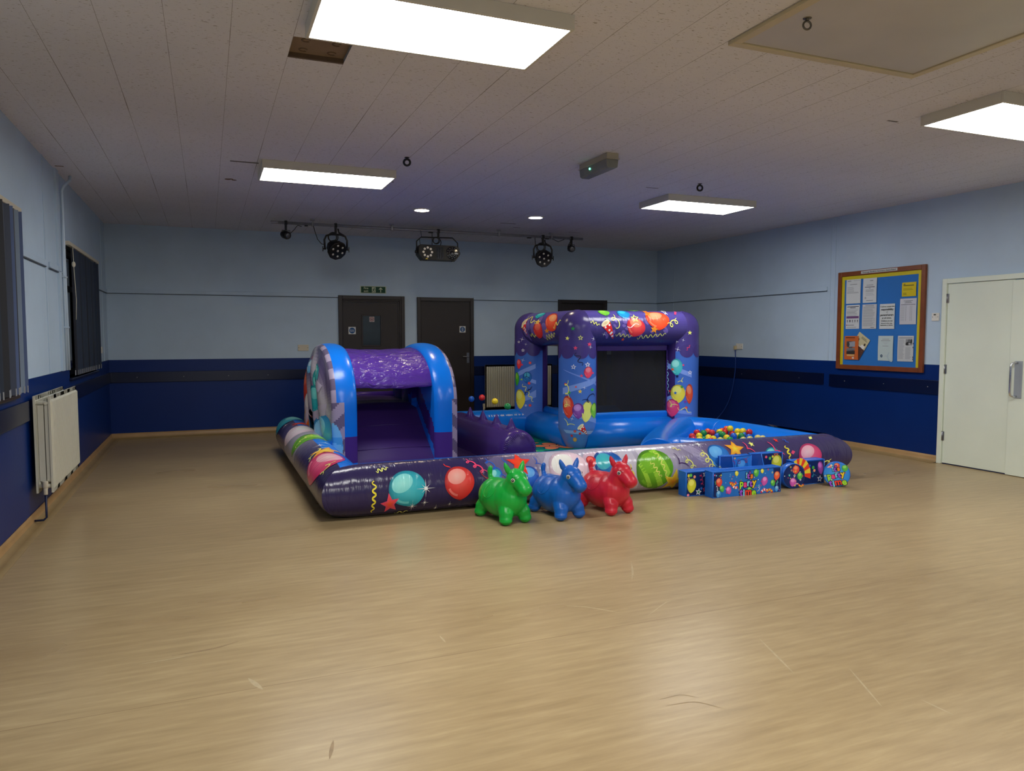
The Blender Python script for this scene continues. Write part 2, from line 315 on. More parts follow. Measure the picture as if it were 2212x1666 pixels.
DEC = {
'front': [
 ('q',[(3.381,0.13),(3.535,0.037),(3.676,0.482),(3.529,0.482)],(96,88,122)),
 ('q',[(3.756,0.071),(3.88,0.086),(3.788,0.414),(3.623,0.437)],(120,112,142)),
 ('q',[(3.991,0.035),(4.126,0.035),(3.92,0.427),(3.749,0.429)],(176,170,186)),
 ('q',[(4.332,0.099),(4.518,0.082),(4.331,0.459),(4.023,0.483)],(196,170,186)),
 ('q',[(4.653,0.096),(4.799,0.111),(4.844,0.504),(4.675,0.503)],(186,182,196)),
 ('q',[(4.846,0.078),(4.934,0.071),(4.957,0.483),(4.886,0.487)],(196,192,204)),
 ('q',[(5.312,0.088),(5.458,0.087),(5.631,0.314),(5.58,0.355)],(150,142,170)),
 ('q',[(5.512,0.085),(5.615,0.248),(5.664,0.384),(5.331,0.406)],(128,118,150)),
 ('w',2.472,0.144,2.573,0.118,3,0.017,0.0095,(236,226,120)),
 ('w',2.445,0.229,2.433,0.5,4.5,0.013,0.0165,(230,210,60)),
 ('s',2.567,0.425,0.078,0.097,-10,(222,70,110),(232,84,40)),
 ('b',2.704,0.307,0.149,0.149,-22,(40,160,178),(150,222,214)),
 ('b',3.452,0.255,0.057,0.058,-30,(40,160,178),(150,222,214)),
 ('b',3.749,0.288,0.093,0.093,20,(40,90,190),(110,180,230)),
 ('k',2.854,0.316,0.08,0.077,8,(245,245,245)),
 ('k',2.751,0.467,0.046,0.069,8,(245,245,245)),
 ('k',2.849,0.437,0.035,0.044,8,(245,245,245)),
 ('k',2.953,0.519,0.024,0.053,8,(245,245,245)),
 ('k',3.066,0.48,0.024,0.038,8,(245,245,245)),
 ('w',2.622,0.55,2.725,0.534,2,0.019,0.0117,(236,226,120)),
 ('b',3.138,0.289,0.126,0.137,-5,(214,48,44),(246,170,160)),
 ('w',3.032,0.114,3.075,0.164,0.7,0.009,0.0106,(214,48,44)),
 ('c',3.221,0.082,3.369,0.233,3,0.021,0.0128,(222,70,110)),
 ('c',3.385,0.094,3.554,0.32,3.5,0.02,0.0105,(40,90,190)),
 ('w',3.321,0.209,3.438,0.327,0.8,0.012,0.0133,(150,50,60)),
 ('w',3.558,0.086,3.57,0.236,1.5,0.009,0.0104,(40,90,190)),
 ('s',3.685,0.162,0.112,0.129,4,(224,50,40),(232,84,40)),
 ('c',3.817,0.114,3.887,0.226,1,0.022,0.0071,(40,90,190)),
 ('b',4.129,0.243,0.185,0.186,-25,(235,205,215),(236,232,220)),
 ('b',4.365,0.19,0.049,0.05,0,(214,48,44),(240,120,110)),
 ('b',4.531,0.241,0.143,0.158,-30,(28,84,170),(70,190,190)),
 ('c',4.726,0.254,4.783,0.434,2,0.018,0.0108,(230,210,60)),
 ('b',4.995,0.31,0.196,0.2,-15,(92,160,32),(120,184,44)),
 ('r',[(4.881,0.175),(4.921,0.162),(5.113,0.474),(5.063,0.496)],(150,205,60)),
 ('r',[(4.977,0.127),(5.044,0.113),(5.159,0.347),(5.13,0.409)],(150,205,60)),
 ('r',[(4.821,0.261),(4.854,0.242),(4.999,0.488),(4.954,0.496)],(150,205,60)),
 ('w',5.031,0.138,5.13,0.409,5,0.014,0.0091,(236,226,120)),
 ('w',4.957,0.24,5.064,0.385,4,0.014,0.0091,(236,226,120)),
 ('s',5.208,0.448,0.116,0.132,10,(230,210,60),(236,140,40)),
 ('c',5.206,0.193,5.34,0.325,1,0.028,0.0102,(70,36,92)),
 ('c',5.325,0.229,5.423,0.331,2,0.023,0.0112,(236,226,120)),
 ('c',5.522,0.175,5.632,0.345,3,0.028,0.0123,(236,226,120)),
 ('k',5.556,0.081,0.069,0.115,8,(245,245,245)),
 ('k',5.365,0.086,0.044,0.071,8,(245,245,245)),
 ('w',5.241,0.104,5.318,0.149,2,0.011,0.0098,(236,226,120)),
 ('b',5.715,0.232,0.12,0.13,-10,(36,110,190),(110,180,230)),
 ('s',5.925,0.172,0.111,0.11,12,(236,140,40),(230,210,60)),
 ('c',6.043,0.106,6.123,0.234,1,0.021,0.0137,(222,70,110)),
 ('s',6.145,0.129,0.032,0.038,0,(236,226,120),(236,226,120)),
 ('s',6.469,0.098,0.027,0.038,10,(214,48,44),(214,48,44)),
 ('b',6.343,0.271,0.095,0.085,-15,(30,160,170),(140,220,205)),
 ('c',6.336,0.131,6.472,0.283,1,0.021,0.0135,(222,70,110)),
 ('w',6.534,0.181,6.55,0.316,2.5,0.017,0.0175,(230,210,60)),
 ('r',[(6.598,0.231),(6.627,0.247),(6.596,0.273),(6.571,0.257)],(222,70,110)),
 ('b',6.81,0.304,0.148,0.133,-10,(214,60,110),(240,190,196)),
 ('c',6.956,0.401,7.087,0.369,2,0.023,0.0114,(236,226,120)),
 ('r',[(6.906,0.08),(6.947,0.075),(6.924,0.116),(6.885,0.12)],(236,226,120)),
 ('w',6.563,0.091,6.589,0.15,2,0.012,0.0097,(40,90,190)),
],
'pn': [
 ('q',[(-0.308,-1.031),(-0.261,-1.021),(0.208,-0.857),(0.21,-0.823)],(112,142,210)),
 ('q',[(-0.306,-0.805),(0.205,-0.948),(0.208,-0.88),(-0.306,-0.726)],(120,150,214)),
 ('q',[(-0.305,-0.567),(0.234,-0.413),(0.248,-0.349),(-0.305,-0.499)],(120,150,214)),
 ('q',[(-0.295,-0.295),(0.177,-0.276),(0.112,-0.238),(-0.257,-0.253)],(140,166,220)),
 ('s',-0.164,-1.525,0.029,0.028,0,(40,150,70),(40,150,70)),
 ('s',-0.236,-1.408,0.033,0.028,10,(236,226,120),(236,226,120)),
 ('o',-0.074,-1.414,0.034,0.033,0,(236,226,120)),
 ('s',-0.134,-1.292,0.028,0.028,0,(222,70,110),(222,70,110)),
 ('s',0.044,-1.336,0.036,0.028,10,(222,70,110),(222,70,110)),
 ('k',0.109,-1.403,0.049,0.028,4,(245,245,245)),
 ('k',0.059,-1.302,0.038,0.028,4,(245,245,245)),
 ('w',-0.123,-1.236,-0.055,-1.08,2,0.028,0.0134,(24,28,70)),
 ('o',-0.156,-1.063,0.034,0.034,5,(245,245,245)),
 ('o',0.018,-1.09,0.04,0.034,0,(245,245,245)),
 ('b',0.032,-1.0,0.062,0.067,10,(226,60,90),(240,130,140)),
 ('s',-0.06,-0.957,0.023,0.022,0,(222,70,110),(222,70,110)),
 ('s',0.104,-0.987,0.029,0.017,0,(222,70,110),(222,70,110)),
 ('c',-0.246,-0.898,-0.232,-0.685,2,0.025,0.0111,(236,226,120)),
 ('s',-0.076,-0.767,0.028,0.028,0,(236,226,120),(236,140,40)),
 ('s',0.097,-0.784,0.037,0.023,0,(60,170,50),(60,170,50)),
 ('s',-0.207,-0.753,0.025,0.023,0,(60,170,50),(60,170,50)),
 ('k',-0.024,-0.811,0.03,0.028,4,(245,245,245)),
 ('b',-0.225,-0.583,0.077,0.13,-6,(222,60,44),(240,150,110)),
 ('c',-0.281,-0.637,-0.212,-0.562,1,0.031,0.0099,(236,226,120)),
 ('b',0.016,-0.528,0.079,0.124,10,(236,226,120),(240,230,110)),
 ('b',0.142,-0.531,0.077,0.091,0,(110,190,50),(170,215,80)),
 ('b',-0.097,-0.536,0.073,0.09,0,(120,60,150),(200,150,215)),
 ('c',-0.035,-0.631,0.128,-0.725,1.5,0.032,0.0114,(24,28,70)),
 ('h',-0.068,-0.339,0.031,-0.233,0.045),
 ('s',-0.18,-0.224,0.024,0.023,0,(214,48,44),(214,48,44)),
 ('e',-0.135,-0.282,0.017,0.017,(214,48,44)),
 ('e',-0.14,-0.175,0.028,0.028,(236,140,40)),
 ('s',-0.073,-0.254,0.023,0.023,10,(214,48,44),(214,48,44)),
 ('c',-0.288,-0.409,-0.146,-0.338,1,0.024,0.0095,(236,226,120)),
 ('k',-0.17,-0.434,0.029,0.028,4,(245,245,245)),
 ('e',-0.126,-0.823,0.011,0.011,(214,48,44)),
 ('e',-0.26,-0.853,0.018,0.014,(214,48,44)),
],
'pr': [
 ('q',[(-0.432,-1.134),(0.009,-0.96),(0.01,-0.901),(-0.429,-1.061)],(120,150,214)),
 ('q',[(-0.412,-0.612),(0.013,-0.781),(0.014,-0.721),(-0.41,-0.539)],(120,150,214)),
 ('q',[(-0.41,-0.539),(0.019,-0.458),(0.02,-0.421),(-0.407,-0.466)],(120,150,214)),
 ('k',-0.193,-1.365,0.03,0.03,4,(245,245,245)),
 ('k',-0.112,-1.383,0.023,0.024,4,(245,245,245)),
 ('k',-0.18,-1.264,0.041,0.042,4,(245,245,245)),
 ('s',-0.028,-1.477,0.033,0.03,0,(236,226,120),(236,226,120)),
 ('w',-0.074,-1.258,-0.018,-1.317,2,0.012,0.0086,(222,70,110)),
 ('b',-0.194,-1.044,0.078,0.101,-5,(60,180,180),(160,230,215)),
 ('s',-0.243,-1.007,0.026,0.024,0,(232,84,40),(232,84,40)),
 ('s',-0.107,-1.063,0.018,0.018,0,(222,70,110),(222,70,110)),
 ('w',-0.326,-1.161,-0.302,-0.693,6,0.011,0.0113,(160,220,235)),
 ('s',-0.181,-0.919,0.024,0.024,0,(24,28,70),(24,28,70)),
 ('b',-0.172,-0.698,0.094,0.114,0,(230,210,60),(236,226,120)),
 ('s',-0.202,-0.703,0.024,0.024,0,(40,110,180),(40,90,190)),
 ('s',-0.121,-0.783,0.023,0.024,0,(40,130,60),(60,170,50)),
 ('b',-0.021,-0.699,0.054,0.12,0,(220,70,40),(238,140,100)),
 ('s',-0.375,-0.694,0.034,0.018,0,(222,70,110),(222,70,110)),
 ('s',-0.28,-0.724,0.021,0.018,0,(214,48,44),(214,48,44)),
 ('b',-0.243,-0.515,0.097,0.108,0,(222,60,110),(236,110,140)),
 ('c',-0.316,-0.583,-0.181,-0.518,1,0.031,0.0113,(236,226,120)),
 ('w',-0.169,-0.519,0.004,-0.458,1.5,0.024,0.0108,(236,226,120)),
 ('e',-0.063,-0.514,0.019,0.018,(214,48,44)),
 ('s',-0.076,-0.592,0.024,0.024,0,(120,60,150),(120,60,150)),
 ('c',-0.162,-0.83,-0.093,-0.89,1,0.018,0.0094,(236,226,120)),
 ('o',-0.019,-0.967,0.034,0.03,0,(245,245,245)),
],
'pl': [
 ('q',[(-0.34,-0.924),(-0.034,-1.057),(-0.034,-0.994),(-0.34,-0.86)],(120,150,214)),
 ('q',[(-0.143,-0.866),(-0.027,-0.828),(-0.027,-0.777),(-0.143,-0.815)],(120,150,214)),
 ('q',[(-0.249,-0.569),(-0.027,-0.7),(-0.027,-0.598),(-0.211,-0.532)],(120,150,214)),
 ('k',-0.226,-1.393,0.045,0.038,4,(245,245,245)),
 ('k',-0.169,-1.324,0.027,0.025,4,(245,245,245)),
 ('o',-0.284,-1.355,0.028,0.019,0,(245,245,245)),
 ('o',-0.211,-1.241,0.029,0.025,0,(245,245,245)),
 ('k',-0.211,-1.107,0.036,0.032,4,(245,245,245)),
 ('b',-0.284,-1.055,0.047,0.064,0,(222,50,60),(240,120,120)),
 ('e',-0.111,-1.07,0.019,0.019,(214,48,44)),
 ('s',-0.226,-1.043,0.023,0.019,0,(222,70,110),(222,70,110)),
 ('b',-0.327,-0.848,0.049,0.09,0,(60,170,50),(150,205,60)),
 ('b',-0.149,-0.873,0.065,0.076,5,(30,90,170),(80,180,200)),
 ('c',-0.183,-0.929,-0.13,-0.841,1,0.019,0.0078,(24,28,70)),
 ('s',-0.233,-0.839,0.023,0.019,0,(150,205,60),(150,205,60)),
 ('e',-0.123,-0.79,0.019,0.019,(214,48,44)),
 ('b',-0.266,-0.574,0.088,0.129,-4,(230,210,60),(236,226,120)),
 ('w',-0.211,-0.776,-0.066,-0.535,3.5,0.019,0.0116,(236,226,120)),
 ('w',-0.196,-0.635,-0.079,-0.739,3,0.01,0.0141,(24,28,70)),
 ('e',-0.11,-0.484,0.019,0.019,(214,48,44)),
 ('o',-0.169,-0.482,0.02,0.019,0,(245,245,245)),
],
'roofF': [
 ('m',5.772,0.127,6.665,0.464,46,(104,88,160),0.033),
 ('b',5.804,0.114,0.079,0.063,0,(110,190,60),(150,210,80)),
 ('b',6.066,0.142,0.087,0.082,0,(30,130,190),(60,190,220)),
 ('b',6.267,0.009,0.095,0.047,0,(120,200,70),(150,210,80)),
 ('w',5.565,0.266,5.684,0.318,3,0.018,0.011,(236,226,120)),
 ('h',5.771,0.289,5.894,0.489,0.068),
 ('c',5.878,0.181,5.942,0.328,1.5,0.038,0.0128,(236,226,120)),
 ('c',5.794,0.165,5.821,0.3,1,0.026,0.0104,(60,120,90)),
 ('b',6.198,0.333,0.133,0.115,20,(222,50,60),(236,150,110)),
 ('o',6.2,0.222,0.06,0.063,0,(236,226,120)),
 ('s',6.418,0.124,0.055,0.095,20,(236,140,40),(232,84,40)),
 ('b',6.53,0.225,0.172,0.134,0,(232,70,36),(244,160,120)),
 ('s',6.461,0.366,0.061,0.052,10,(236,140,40),(236,140,40)),
 ('c',6.674,0.319,6.829,0.243,2,0.033,0.0132,(236,226,120)),
 ('w',6.231,0.47,6.64,0.425,6,0.02,0.0131,(236,226,120)),
 ('w',5.916,0.426,6.154,0.457,4,0.019,0.0102,(236,226,120)),
 ('s',6.034,0.497,0.026,0.029,0,(232,84,40),(232,84,40)),
 ('o',6.694,0.089,0.036,0.087,0,(245,245,245)),
 ('r',[(6.865,0.062),(6.888,0.082),(6.837,0.157),(6.814,0.148)],(222,70,110)),
 ('k',5.748,0.426,0.032,0.03,4,(245,245,245)),
 ('w',6.066,0.328,6.24,0.309,1,0.019,0.0112,(245,245,245)),
],
'roofL': [
 ('m',2.16,0.205,3.187,0.463,30,(104,88,160),0.068),
 ('h',2.273,0.26,2.395,0.435,0.082),
 ('b',2.762,0.368,0.147,0.103,14,(222,50,50),(236,110,90)),
 ('s',2.722,0.262,0.09,0.04,0,(236,226,120),(236,140,40)),
 ('b',3.129,0.257,0.209,0.111,25,(230,64,36),(244,170,120)),
 ('s',3.045,0.382,0.083,0.035,0,(236,140,40),(236,140,40)),
 ('w',2.073,0.227,2.286,0.358,2,0.023,0.0185,(236,226,120)),
 ('w',2.951,0.476,3.271,0.425,4,0.03,0.0181,(236,226,120)),
 ('w',3.238,0.331,3.413,0.263,2,0.029,0.0173,(236,226,120)),
 ('b',2.628,0.14,0.129,0.058,0,(30,150,170),(90,200,200)),
 ('w',2.306,0.157,2.651,0.287,2,0.035,0.0186,(236,226,120)),
 ('w',2.498,0.422,2.683,0.456,2,0.022,0.0174,(236,226,120)),
],
'left': [
 ('q',[(3.15,-0.12),(4.15,-0.12),(4.15,0.36),(3.15,0.36)],(150,145,158)),
 ('b',5.35,0.12,0.34,0.2,0,(214,50,100),(240,190,190)),
 ('s',4.95,0.02,0.17,0.17,0.3,(236,140,40),(230,210,60)),
 ('c',4.75,-0.02,5.0,0.22,2,0.03,0.018,(236,226,120)),
 ('k',4.45,-0.06,0.09,0.09,8,(245,245,245)),
 ('k',4.62,0.02,0.09,0.09,8,(245,245,245)),
 ('b',3.95,0.06,0.2,0.22,0,(92,160,32),(150,205,60)),
 ('w',3.8,-0.1,4.05,0.24,5,0.03,0.016,(236,226,120)),
 ('b',3.25,0.06,0.3,0.22,0,(235,205,215),(236,232,220)),
 ('s',2.75,-0.02,0.14,0.14,0.2,(214,48,44),(232,84,40)),
 ('b',2.15,0.08,0.22,0.22,0,(40,160,178),(150,222,214)),
 ('k',2.5,0.14,0.08,0.08,8,(245,245,245)),
 ('c',5.55,0.05,5.75,0.2,2,0.03,0.014,(236,226,120)),
],
}
PIT = [('red', 6.349, -4.651, 0.294), ('red', 6.237, -4.828, 0.285), ('red', 6.485, -4.551, 0.318), ('blue', 6.555, -4.498, 0.321), ('yellow', 6.431, -4.669, 0.297), ('yellow', 6.315, -4.837, 0.282), ('green', 6.548, -4.595, 0.315), ('green', 6.384, -4.823, 0.279), ('orange', 6.650, -4.537, 0.321), ('yellow', 6.504, -4.744, 0.285), ('yellow', 6.392, -4.896, 0.288), ('red', 6.352, -4.988, 0.285), ('red', 6.646, -4.618, 0.318), ('yellow', 6.486, -4.854, 0.285), ('blue', 6.820, -4.462, 0.309), ('blue', 6.683, -4.673, 0.282), ('yellow', 6.809, -4.546, 0.309), ('green', 6.761, -4.619, 0.297), ('pale yellow', 6.480, -4.985, 0.285), ('orange', 6.930, -4.435, 0.303), ('green', 6.707, -4.733, 0.306), ('red', 6.920, -4.513, 0.297), ('yellow', 6.683, -4.838, 0.285), ('orange', 6.966, -4.478, 0.330), ('green', 6.601, -4.998, 0.285), ('yellow', 6.938, -4.577, 0.348), ('red', 6.953, -4.600, 0.285), ('blue', 6.795, -4.820, 0.297), ('yellow', 6.969, -4.673, 0.324), ('yellow', 6.898, -4.769, 0.288), ('green', 6.876, -4.853, 0.297), ('yellow', 6.992, -4.737, 0.333), ('pale yellow', 6.738, -5.054, 0.285), ('blue', 6.978, -4.786, 0.291), ('blue', 6.937, -4.907, 0.288), ('red', 6.991, -4.848, 0.336), ('pale yellow', 6.841, -5.040, 0.285), ('pale yellow', 6.966, -5.022, 0.291), ('pale yellow', 6.979, -5.086, 0.291)]
SCUFF = [([(3.735, -7.630), (3.637, -7.812), (3.554, -7.937)], 0.012, 0), ([(2.997, -8.173), (3.086, -8.224), (3.153, -8.295), (3.212, -8.369)], 0.012, 0), ([(3.658, -8.911), (3.594, -9.105), (3.544, -9.258)], 0.01, 0), ([(3.798, -9.314), (3.651, -9.610)], 0.008, 0), ([(1.396, -8.426), (1.420, -8.490), (1.444, -8.552)], 0.022, 0), ([(3.841, -9.628), (3.849, -9.760)], 0.008, 0), ([(2.266, -8.303), (2.269, -8.386)], 0.01, 0), ([(1.650, -9.049), (1.620, -9.162)], 0.014, 1), ([(1.087, -8.064), (1.202, -8.058), (1.280, -8.047), (1.372, -8.006)], 0.016, 1), ([(0.960, -8.104), (1.088, -8.096), (1.183, -8.083)], 0.01, 0), ([(3.331, -8.460), (3.533, -8.326), (3.592, -8.327)], 0.006, 0), ([(2.887, -9.236), (2.990, -9.229), (3.040, -9.283)], 0.004, 1), ([(2.885, -9.287), (3.007, -9.298), (3.073, -9.384)], 0.004, 1)]
# ------------------------------------------------------------------ printed artwork on curved vinyl
def S_cyl_x(yc, zc, r):      # tube along x; u = x, v = arc from the crest towards the front
    def f(u, v):
        a = v / r; n = Vector((0, -math.sin(a), math.cos(a))); return Vector((u, yc, zc)) + n * r, n
    return f
def S_cyl_y(xc, zc, r):      # tube along y; u = -y, v = arc from the crest towards -x
    def f(u, v):
        a = v / r; n = Vector((-math.sin(a), 0, math.cos(a))); return Vector((xc, -u, zc)) + n * r, n
    return f
def S_cyl_z(xc, yc, r, rfn=None):      # post; u = arc from -y towards +x, v = -z
    def f(u, v):
        rr = rfn(-v) if rfn else r
        a = u / r; n = Vector((math.sin(a), -math.cos(a), 0)); return Vector((xc, yc, -v)) + n * rr, n
    return f
def S_plane(o, du, dv, n):
    o, du, dv, n = Vector(o), Vector(du), Vector(dv), Vector(n)
    return lambda u, v: (o + du * u + dv * v, n)

class Art:
    """draws flat artwork (balloons, stars, streamers) that follows a surface, into an MB"""
    def __init__(s, mb, surf, lift=.0015, step=.00012):
        s.mb = mb; s.s = surf; s.base = lift; s.step = step; s.k = 0; s.sc = min(1.0, step / .00012)
    LAY = {'q': 0, 'b': .0008, 'e': .0012, 'h': .0016, 's': .0020, 'w': .0024, 'k': .0028, 't': .0032}
    def nxt(s, lay='b'):
        s.k += 1; return s.base + s.LAY[lay] * s.sc + s.k * (.00003 if s.sc >= 1 else .00002)
    def pt(s, u, v, l):
        P, n = s.s(u, v); return s.mb.add(P + n * l)
    def polar(s, u, v, rf, colf, na=28, nr=4, l=None, lay='b'):
        l = s.nxt(lay) if l is None else l
        ext = max(abs(rf(0)[1]), abs(rf(PI/2)[0]), abs(rf(PI/2)[1]), abs(rf(0)[0])); nr = max(2 if s.sc < 1 else 3, min(14, int(ext/.012))) if s.sc >= 1 else nr
        c = s.pt(u, v, l); rings = []
        for j in range(1, nr + 1):
            t = j / nr
            rings.append([s.pt(u + rf(2*PI*i/na)[0]*t, v + rf(2*PI*i/na)[1]*t, l) for i in range(na)])
        for i in range(na):
            k = (i + 1) % na
            s.mb.face([c, rings[0][i], rings[0][k]], [colf(0, 0), colf(1/nr, 2*PI*i/na), colf(1/nr, 2*PI*k/na)], True)
            for j in range(nr - 1):
                t0, t1 = (j+1)/nr, (j+2)/nr
                s.mb.face([rings[j][i], rings[j+1][i], rings[j+1][k], rings[j][k]], [colf(t0, 2*PI*i/na), colf(t1, 2*PI*i/na), colf(t1, 2*PI*k/na), colf(t0, 2*PI*k/na)], True)
    def ellipse(s, u, v, ru, rv, rot, c1, c2=None, na=24, lay='e'):
        ca, sa = math.cos(math.radians(rot)), math.sin(math.radians(rot))
        def rf(a):
            x, y = ru * math.sin(a), -rv * math.cos(a); return x*ca - y*sa, x*sa + y*ca
        s.polar(u, v, rf, lambda t, a: mixc(c2 or c1, c1, t), na, 3, None, lay)
    def balloon(s, u, v, ru, rv, rot, c1, c2):
        ca, sa = math.cos(math.radians(rot)), math.sin(math.radians(rot))
        dk = mixc(c1, (10, 10, 30), .35)
        def rf(a):
            e = max(0.0, -math.cos(a))
            x, y = ru * math.sin(a) * (1 - .16 * e * e), -rv * math.cos(a) * (1 + .10 * e ** 3)
            return x*ca - y*sa, x*sa + y*ca
        # knot
        kx, ky = -sa * rv * 1.16, ca * rv * 1.16
        l = s.nxt('q'); w = ru * .14
        a = s.pt(u + kx*.9, v + ky*.9, l); b = s.pt(u + kx - ca*w, v + ky - sa*w, l); c = s.pt(u + kx + ca*w, v + ky + sa*w, l)
        s.mb.face([a, b, c], dk)
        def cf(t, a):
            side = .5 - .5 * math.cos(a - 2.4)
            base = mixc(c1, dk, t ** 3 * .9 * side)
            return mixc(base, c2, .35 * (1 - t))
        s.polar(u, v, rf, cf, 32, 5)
        # glossy highlight cap and a curved reflection
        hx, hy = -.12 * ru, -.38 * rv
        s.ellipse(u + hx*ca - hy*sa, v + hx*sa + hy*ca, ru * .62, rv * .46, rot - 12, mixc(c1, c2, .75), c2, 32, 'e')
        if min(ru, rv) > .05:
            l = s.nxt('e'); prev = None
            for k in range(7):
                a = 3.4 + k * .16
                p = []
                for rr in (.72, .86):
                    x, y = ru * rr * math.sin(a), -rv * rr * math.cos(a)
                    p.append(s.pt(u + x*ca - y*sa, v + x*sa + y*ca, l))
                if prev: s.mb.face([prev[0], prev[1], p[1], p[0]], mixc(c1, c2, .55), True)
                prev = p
    def star(s, u, v, ru, rv, rot, c1, c2, inner=.45):
        r0 = math.radians(rot)
        def rf(a):
            k = a / (PI / 5); i = int(math.floor(k + 1e-6)) % 10; t = k - math.floor(k + 1e-6)
            def pt(i):
                q = 1 if i % 2 == 0 else inner; aa = i * PI / 5 + r0
                return ru * q * math.sin(aa), -rv * q * math.cos(aa)
            a0, a1 = pt(i), pt(i + 1); t = max(0, t)
            return a0[0] + (a1[0]-a0[0])*t, a0[1] + (a1[1]-a0[1])*t
        s.polar(u, v, rf, lambda t, a: mixc(c2, c1, t), 20, 3, None, 's')
    def outline_star(s, u, v, ru, rv, rot, c):
        l = s.nxt('s'); r0 = math.radians(rot); pr = []
        for i in range(10):
            q = 1 if i % 2 == 0 else .48; a = i * PI / 5 + r0
            pr.append((s.pt(u + ru*q*math.sin(a), v - rv*q*math.cos(a), l), s.pt(u + ru*(q-.26)*math.sin(a), v - rv*(q-.26)*math.cos(a), l)))
        for i in range(10):
            a, b = pr[i], pr[(i+1) % 10]; s.mb.face([a[0], b[0], b[1], a[1]], c, True)
    def sparkle(s, u, v, ru, rv, n, c):
        l = s.nxt('k'); m = s.pt(u, v, l)
        P = []
        for i in range(2 * n):
            q = (1 if (i // 2) % 2 == 0 else .6) if i % 2 == 0 else .1
            if n == 4 and i % 2 == 0: q = 1
            a = i * PI / n + (.25 if n == 4 else 0)
            P.append(s.pt(u + ru*q*math.sin(a), v - rv*q*math.cos(a), l))
        for i in range(2 * n): s.mb.face([m, P[i], P[(i+1) % (2*n)]], c, True)
        if n > 4: s.ellipse(u, v, ru*.18, rv*.18, 0, c, None, 10, 'k')
    def strip(s, pts, w, c, taper=True):
        l = s.nxt('w'); n = len(pts); prev = None
        for k in range(n):
            a, b = pts[max(k-1, 0)], pts[min(k+1, n-1)]
            dx, dy = b[0]-a[0], b[1]-a[1]; d = math.hypot(dx, dy) or 1
            ww = (w[k] if isinstance(w, list) else w) * .5
            if taper: ww *= .35 + .65 * math.sin(PI * min(1, max(0, .08 + .84 * k / (n-1))))
            p = (s.pt(pts[k][0] - dy/d*ww, pts[k][1] + dx/d*ww, l), s.pt(pts[k][0] + dy/d*ww, pts[k][1] - dx/d*ww, l))
            if prev: s.mb.face([prev[0], p[0], p[1], prev[1]], c, True)
            prev = p
    def curl(s, u0, v0, u1, v1, loops, amp, w, c):
        dx, dy = u1-u0, v1-v0; d = math.hypot(dx, dy) or 1; ex, ey = dx/d, dy/d
        n = int(14 * loops) + 12; pts = []
        for k in range(n):
            t = k / (n-1); a = 2*PI*loops*t
            x = d*t + amp*1.1*(math.sin(a)); y = amp*(1-math.cos(a)) - amp
            pts.append((u0 + ex*x - ey*y, v0 + ey*x + ex*y))
        s.strip(pts, w, c)
    def wave(s, u0, v0, u1, v1, waves, amp, w, c):
        dx, dy = u1-u0, v1-v0; d = math.hypot(dx, dy) or 1; ex, ey = dx/d, dy/d
        n = int(10 * waves) + 8; pts = []; ws = []
        for k in range(n):
            t = k / (n-1); a = 2*PI*waves*t
            y = amp*math.sin(a)*(1.25-.5*t)
            pts.append((u0 + ex*d*t - ey*y, v0 + ey*d*t + ex*y)); ws.append(w*(.55+.45*abs(math.cos(a))))
        s.strip(pts, ws, c)
    def quad(s, q, c, nu=10, nv=10, lay='q'):
        l = s.nxt(lay)
        g = [[s.pt(*[ (q[0][k]*(1-a)+q[1][k]*a)*(1-b) + (q[3][k]*(1-a)+q[2][k]*a)*b for k in (0,1)], l) for b in [j/nv for j in range(nv+1)]] for a in [i/nu for i in range(nu+1)]]
        for i in range(nu):
            for j in range(nv): s.mb.face([g[i][j], g[i+1][j], g[i+1][j+1], g[i][j+1]], c, True)
    def hat(s, u0, v0, u1, v1, hw):
        dx, dy = u1-u0, v1-v0; d = math.hypot(dx, dy); ex, ey = dx/d, dy/d
        A = (u0 - ey*hw, v0 + ex*hw); B = (u0 + ey*hw, v0 - ex*hw)
        s.quad([A, B, (u1 + ey*.002, v1 - ex*.002), (u1 - ey*.002, v1 + ex*.002)], (214, 40, 40), 6, 8, 'h')
        s.ellipse(u0, v0, hw*.45, hw*1.05, math.degrees(math.atan2(ey, ex)), (236, 226, 190), (200, 180, 130), 24, 's')
        for t, o in ((.18,.45),(.2,-.4),(.42,.1),(.6,-.25),(.62,.25),(.8,0)):
            k = hw*(1-t)*o*1.3
            s.ellipse(u0 + dx*t - ey*k, v0 + dy*t + ex*k, hw*.2, hw*.2, 0, (245, 240, 240), None, 10, 's')
    def mottle(s, u0, v0, u1, v1, n, c, r):
        rnd = random.Random(int(abs(u0)*1000) + n)
        for _ in range(n):
            s.ellipse(rnd.uniform(u0, u1), rnd.uniform(v0, v1), r*rnd.uniform(.7,1.2), r*rnd.uniform(.5,.8), rnd.uniform(0,90), c, None, 12, 'q')
    def outline(s, rf_pts, w, c):
        s.strip(rf_pts + rf_pts[:2], w, c, False)
    def text(s, body, u, v, size, c, align='CENTER', rot=0, bold=0.0, shear=0):
        V, F = glyphs(body, size, align, bold)
        ca, sa = math.cos(math.radians(rot)), math.sin(math.radians(rot)); l = s.nxt('t')
        idx = [s.pt(u + x*ca + y*sa, v + x*sa - y*ca, l) for x, y in V]
        for f in F: s.mb.face([idx[i] for i in f], c, False)
    def draw(s, items):
        for d in items:
            k = d[0]
            {'b': s.balloon, 's': s.star, 'o': s.outline_star, 'k': s.sparkle, 'c': s.curl, 'w': s.wave, 'h': s.hat, 'm': s.mottle,
             'r': lambda q, c: s.quad(q, c, 10, 10, 'e'), 'e': lambda u, v, ru, rv, c: s.ellipse(u, v, ru, rv, 0, c, mixc(c, (255,255,255), .35), 14), 'q': s.quad}[k](*d[1:])

